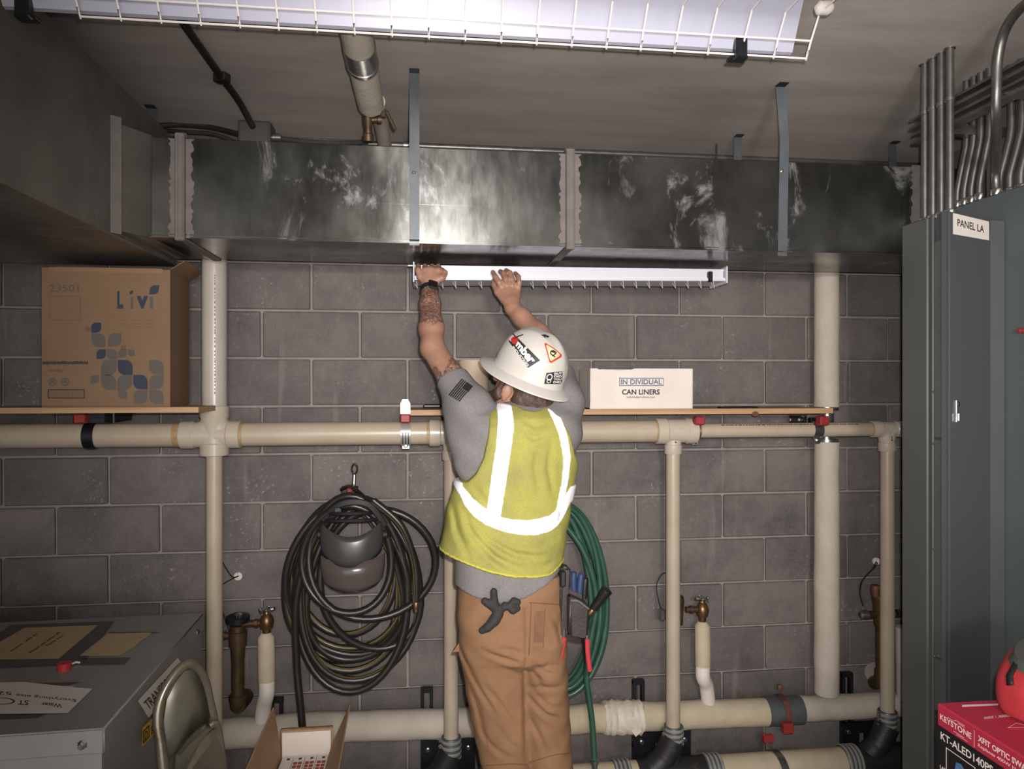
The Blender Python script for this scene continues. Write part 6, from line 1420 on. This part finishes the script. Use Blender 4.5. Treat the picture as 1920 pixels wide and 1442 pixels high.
# triangle sticker
tri = [(.05, .95), (.12, 1.0), (.55, .75), (1, .42), (.98, .3), (.42, 0), (.32, .05)]
TQ = [(1019, 681), (1053, 681), (1053, 643), (1019, 643)]
hdec('warning_sticker', poly_geo(tri), TQ, m_str, .0012); cxy = (.46, .5)
hdec('warning_sticker', poly_geo([(cxy[0]+(a-cxy[0])*.78, cxy[1]+(b_-cxy[1])*.78) for a, b_ in tri]), TQ, m_sto, .0020)
hdec('warning_sticker', line_geo([(.35, .5, .5, .35), (.5, .35, .68, .5), (.68, .5, .5, .62), (.5, .62, .35, .5), (.42, .42, .62, .3), (.38, .6, .6, .5)], .03), TQ, m_ink, .0026)
# black sticker with pale lettering
BQ = [(1020, 720), (1053, 720), (1056, 696), (1023, 698)]
hdec('black_sticker', poly_geo([(0, 0), (.9, 0), (1, .2), (.95, 1), (.05, .95)]), BQ, m_ink, .0012)
for k, s in enumerate(('BUT', 'DID', 'YOU', 'DIE?')):
    y0 = .76-.23*k; hdec('sticker_lettering', text_geo(s, .03), [bil(BQ, .5, y0), bil(BQ, .93, y0), bil(BQ, .93, y0+.17), bil(BQ, .5, y0+.17)], m_stw, .0020)
hdec('sticker_mark', ring_geo(14, .14), [bil(BQ, .08, .3), bil(BQ, .42, .3), bil(BQ, .42, .85), bil(BQ, .08, .85)], m_stw, .0020); hdec('sticker_mark', ring_geo(14, .14), [bil(BQ, .12, .08), bil(BQ, .36, .08), bil(BQ, .36, .42), bil(BQ, .12, .42)], m_stw, .0021)
hdec('small_decal', poly_geo([(0, .8), (.5, 1), (1, .6), (.8, .2), (.55, .5), (.6, 0), (.35, .4)]), [(1013, 634), (1030, 636), (1030, 628), (1014, 627)], m_ink, .0012)
# sleeve flag
bsh = mesh_bvh(shirt); FQ = [(841, 741), (863, 754), (887, 725), (866, 710)]     # BL, BR, TR, TL : stripes run from BL-BR up to TL-TR
rc = []
for k in range(7): rc.append((k/7, 0, k/7+.098, 1.0 if k < 3 else .60))
vv = []; fz = []
for (a, b0, c_, b1) in rc:
    o_ = len(vv)
    for j in range(7): vv += [(a, b0+(b1-b0)*j/6), (c_, b0+(b1-b0)*j/6)]
    fz += [(o_+2*j, o_+2*j+1, o_+2*j+3, o_+2*j+2) for j in range(6)]
decal('flag_stripe', (vv, fz), FQ, bsh, m_ink, shirt, .0015)
gv, gf = grid_geo(4, 4); decal('flag_canton', ([(.43+.57*a, .62+.38*b_) for a, b_ in gv], gf), FQ, bsh, m_ink, shirt, .0015)

# tool pouch and tools ----------------------------------------------------
m_leath = M('dark_leather', (42, 36, 34), .55, col2=(58, 50, 46), vs_=14, bump=.3, bs_=120)
PYY = 2.165
tp = thing('tool_pouch', 'worn black leather tool pouch on the right hip of the man', 'pouch', P(1083, 1205, PYY))
def slab(px, Y0, th, mat, nm, bev=.008, par=tp):
    mb = MB(); mb.prism([P(a, b_, Y0) for a, b_ in px], (0, th, 0)); o = mb.build(nm, mat, par, ang=60)
    bm = bmesh.new(); bm.from_mesh(o.data); bmesh.ops.bevel(bm, geom=list(bm.edges), offset=bev, segments=2, affect='EDGES', clamp_overlap=True); bm.to_mesh(o.data); bm.free(); return o
slab([(1052, 1062), (1072, 1066), (1070, 1120), (1068, 1196), (1046, 1200), (1050, 1120)], PYY+.0, .05, m_leath, 'back_flap')
slab([(1068, 1118), (1106, 1136), (1103, 1196), (1096, 1201), (1068, 1196)], PYY-.045, .055, m_leath, 'front_pocket', .010)
slab([(1062, 1098), (1096, 1112), (1094, 1170), (1062, 1170)], PYY+.0, .045, m_leath, 'rear_pocket', .008)
MB().tube(bez([P(1070, 1126, PYY-.046), P(1085, 1128, PYY-.052), P(1104, 1142, PYY-.048)], 5), .0025, 6).build('pocket_trim', m_seal, tp)
MB().box(P(1055, 1085, PYY-.004), (.018, .02, .05), bev=.004).build('buckle', m_rubber, tp)
bl = thing('flashlight', 'black handled tool with gold collar slanting out of the pouch', 'tool', P(1110, 1150, PYY-.01))
a = P(1104, 1153, PYY+.0); b_ = P(1139, 1105, PYY-.02); dv = (b_-a).normalized(); L_ = (b_-a).length
MB().lathe(a+dv*.022, dv, [(0, .008), (.004, .013), (L_-.045, .016), (L_-.030, .0185), (L_-.024, .0185), (L_-.022, .015)], 16).build('handle', m_rubber, bl)
MB().lathe(a, dv, [(0, .006), (.004, .0095), (.018, .0095), (.022, .008)], 12).build('collar', m_brass, bl)
for nm, lab, mat, pts in (('screwdriver', 'blue handled screwdriver upright in the pouch', m_blue, [(1076, 1118), (1075, 1088), (1076, 1074)]), ('knife', 'second blue tool grip standing beside the screwdriver in the pouch', m_blue, [(1086, 1120), (1088, 1090), (1090, 1077)]), ('marker', 'thin black marker at the outer side of the pouch', m_rubber, [(1095, 1122), (1097, 1092), (1098, 1085)])):
    p_ = [P(x_, y_, PYY+.012) for x_, y_ in pts]; t = thing(nm, lab, 'tool', p_[0], 'tools in the pouch')
    MB().tube([p_[0], p_[1], p_[2], p_[2]+(p_[2]-p_[1]).normalized()*.004], [.009, .011, .010, .006], 12).build('grip', mat, t); MB().tube([p_[0]+Vector((0, 0, -.05)), p_[0]], .004, 8).build('shaft', m_steel, t)
for lab, pts in (('red pliers handle showing under the pouch at the left', [(1058, 1195), (1055, 1215), (1050, 1240)]), ('red pliers handle hanging lower under the pouch at the right', [(1101, 1198), (1102, 1225), (1106, 1258)])):
    p_ = [P(x_, y_, PYY-.0) for x_, y_ in pts]; t = thing('pliers', lab, 'pliers', p_[-1], 'pliers under the pouch')
    MB().tube(bez(p_, 5), [.0075]*9+[.008, .007], 10).build('grip', m_redbag, t); MB().tube([p_[0]+Vector((0, 0, .03)), p_[0]], .006, 8).build('jaw', m_steel, t)
# gloves stuffed in the back pocket
m_glove = M('charcoal_glove', (44, 42, 43), .8, bump=.3, bs_=200)
gl = Field(np.array(P(940, 1145, 2.10))-.12, np.array(P(940, 1145, 2.10))+.12, .0038); GYd = 2.098
def gch(pts, rs, k=.006): gl.chain([V3(x_, y_, GYd+dy) for x_, y_, dy in pts], rs, k)
gch([(934, 1150, .0), (927, 1128, -.004), (926, 1109, -.010)], [.015, .0115, .0105], .004); gch([(931, 1143, 0), (917, 1132, -.006), (909, 1127, -.004)], [.013, .0115, .0110], .004)
gch([(934, 1152, 0), (927, 1163, -.008), (915, 1176, -.010), (904, 1182, -.006)], [.016, .0165, .013, .0105], .004); gch([(936, 1147, 0), (946, 1139, -.010), (955, 1136, -.012)], [.010, .009, .010], .004)
gch([(955, 1138, -.006), (962, 1144, -.014), (971, 1141, -.010)], [.010, .0115, .009], .003); gch([(955, 1135, -.008), (964, 1127, -.008), (971, 1129, -.008)], [.009, .0105, .010], .003); gch([(934, 1146, 0), (942, 1140, -.006), (946, 1133, -.008)], [.010, .008, .008], .003)
glo = np_mesh('work_gloves', *gl.mesh(), m_glove, None, 1); tag(glo, 'pair of dark knit work gloves tucked at the back of the trousers', 'gloves')
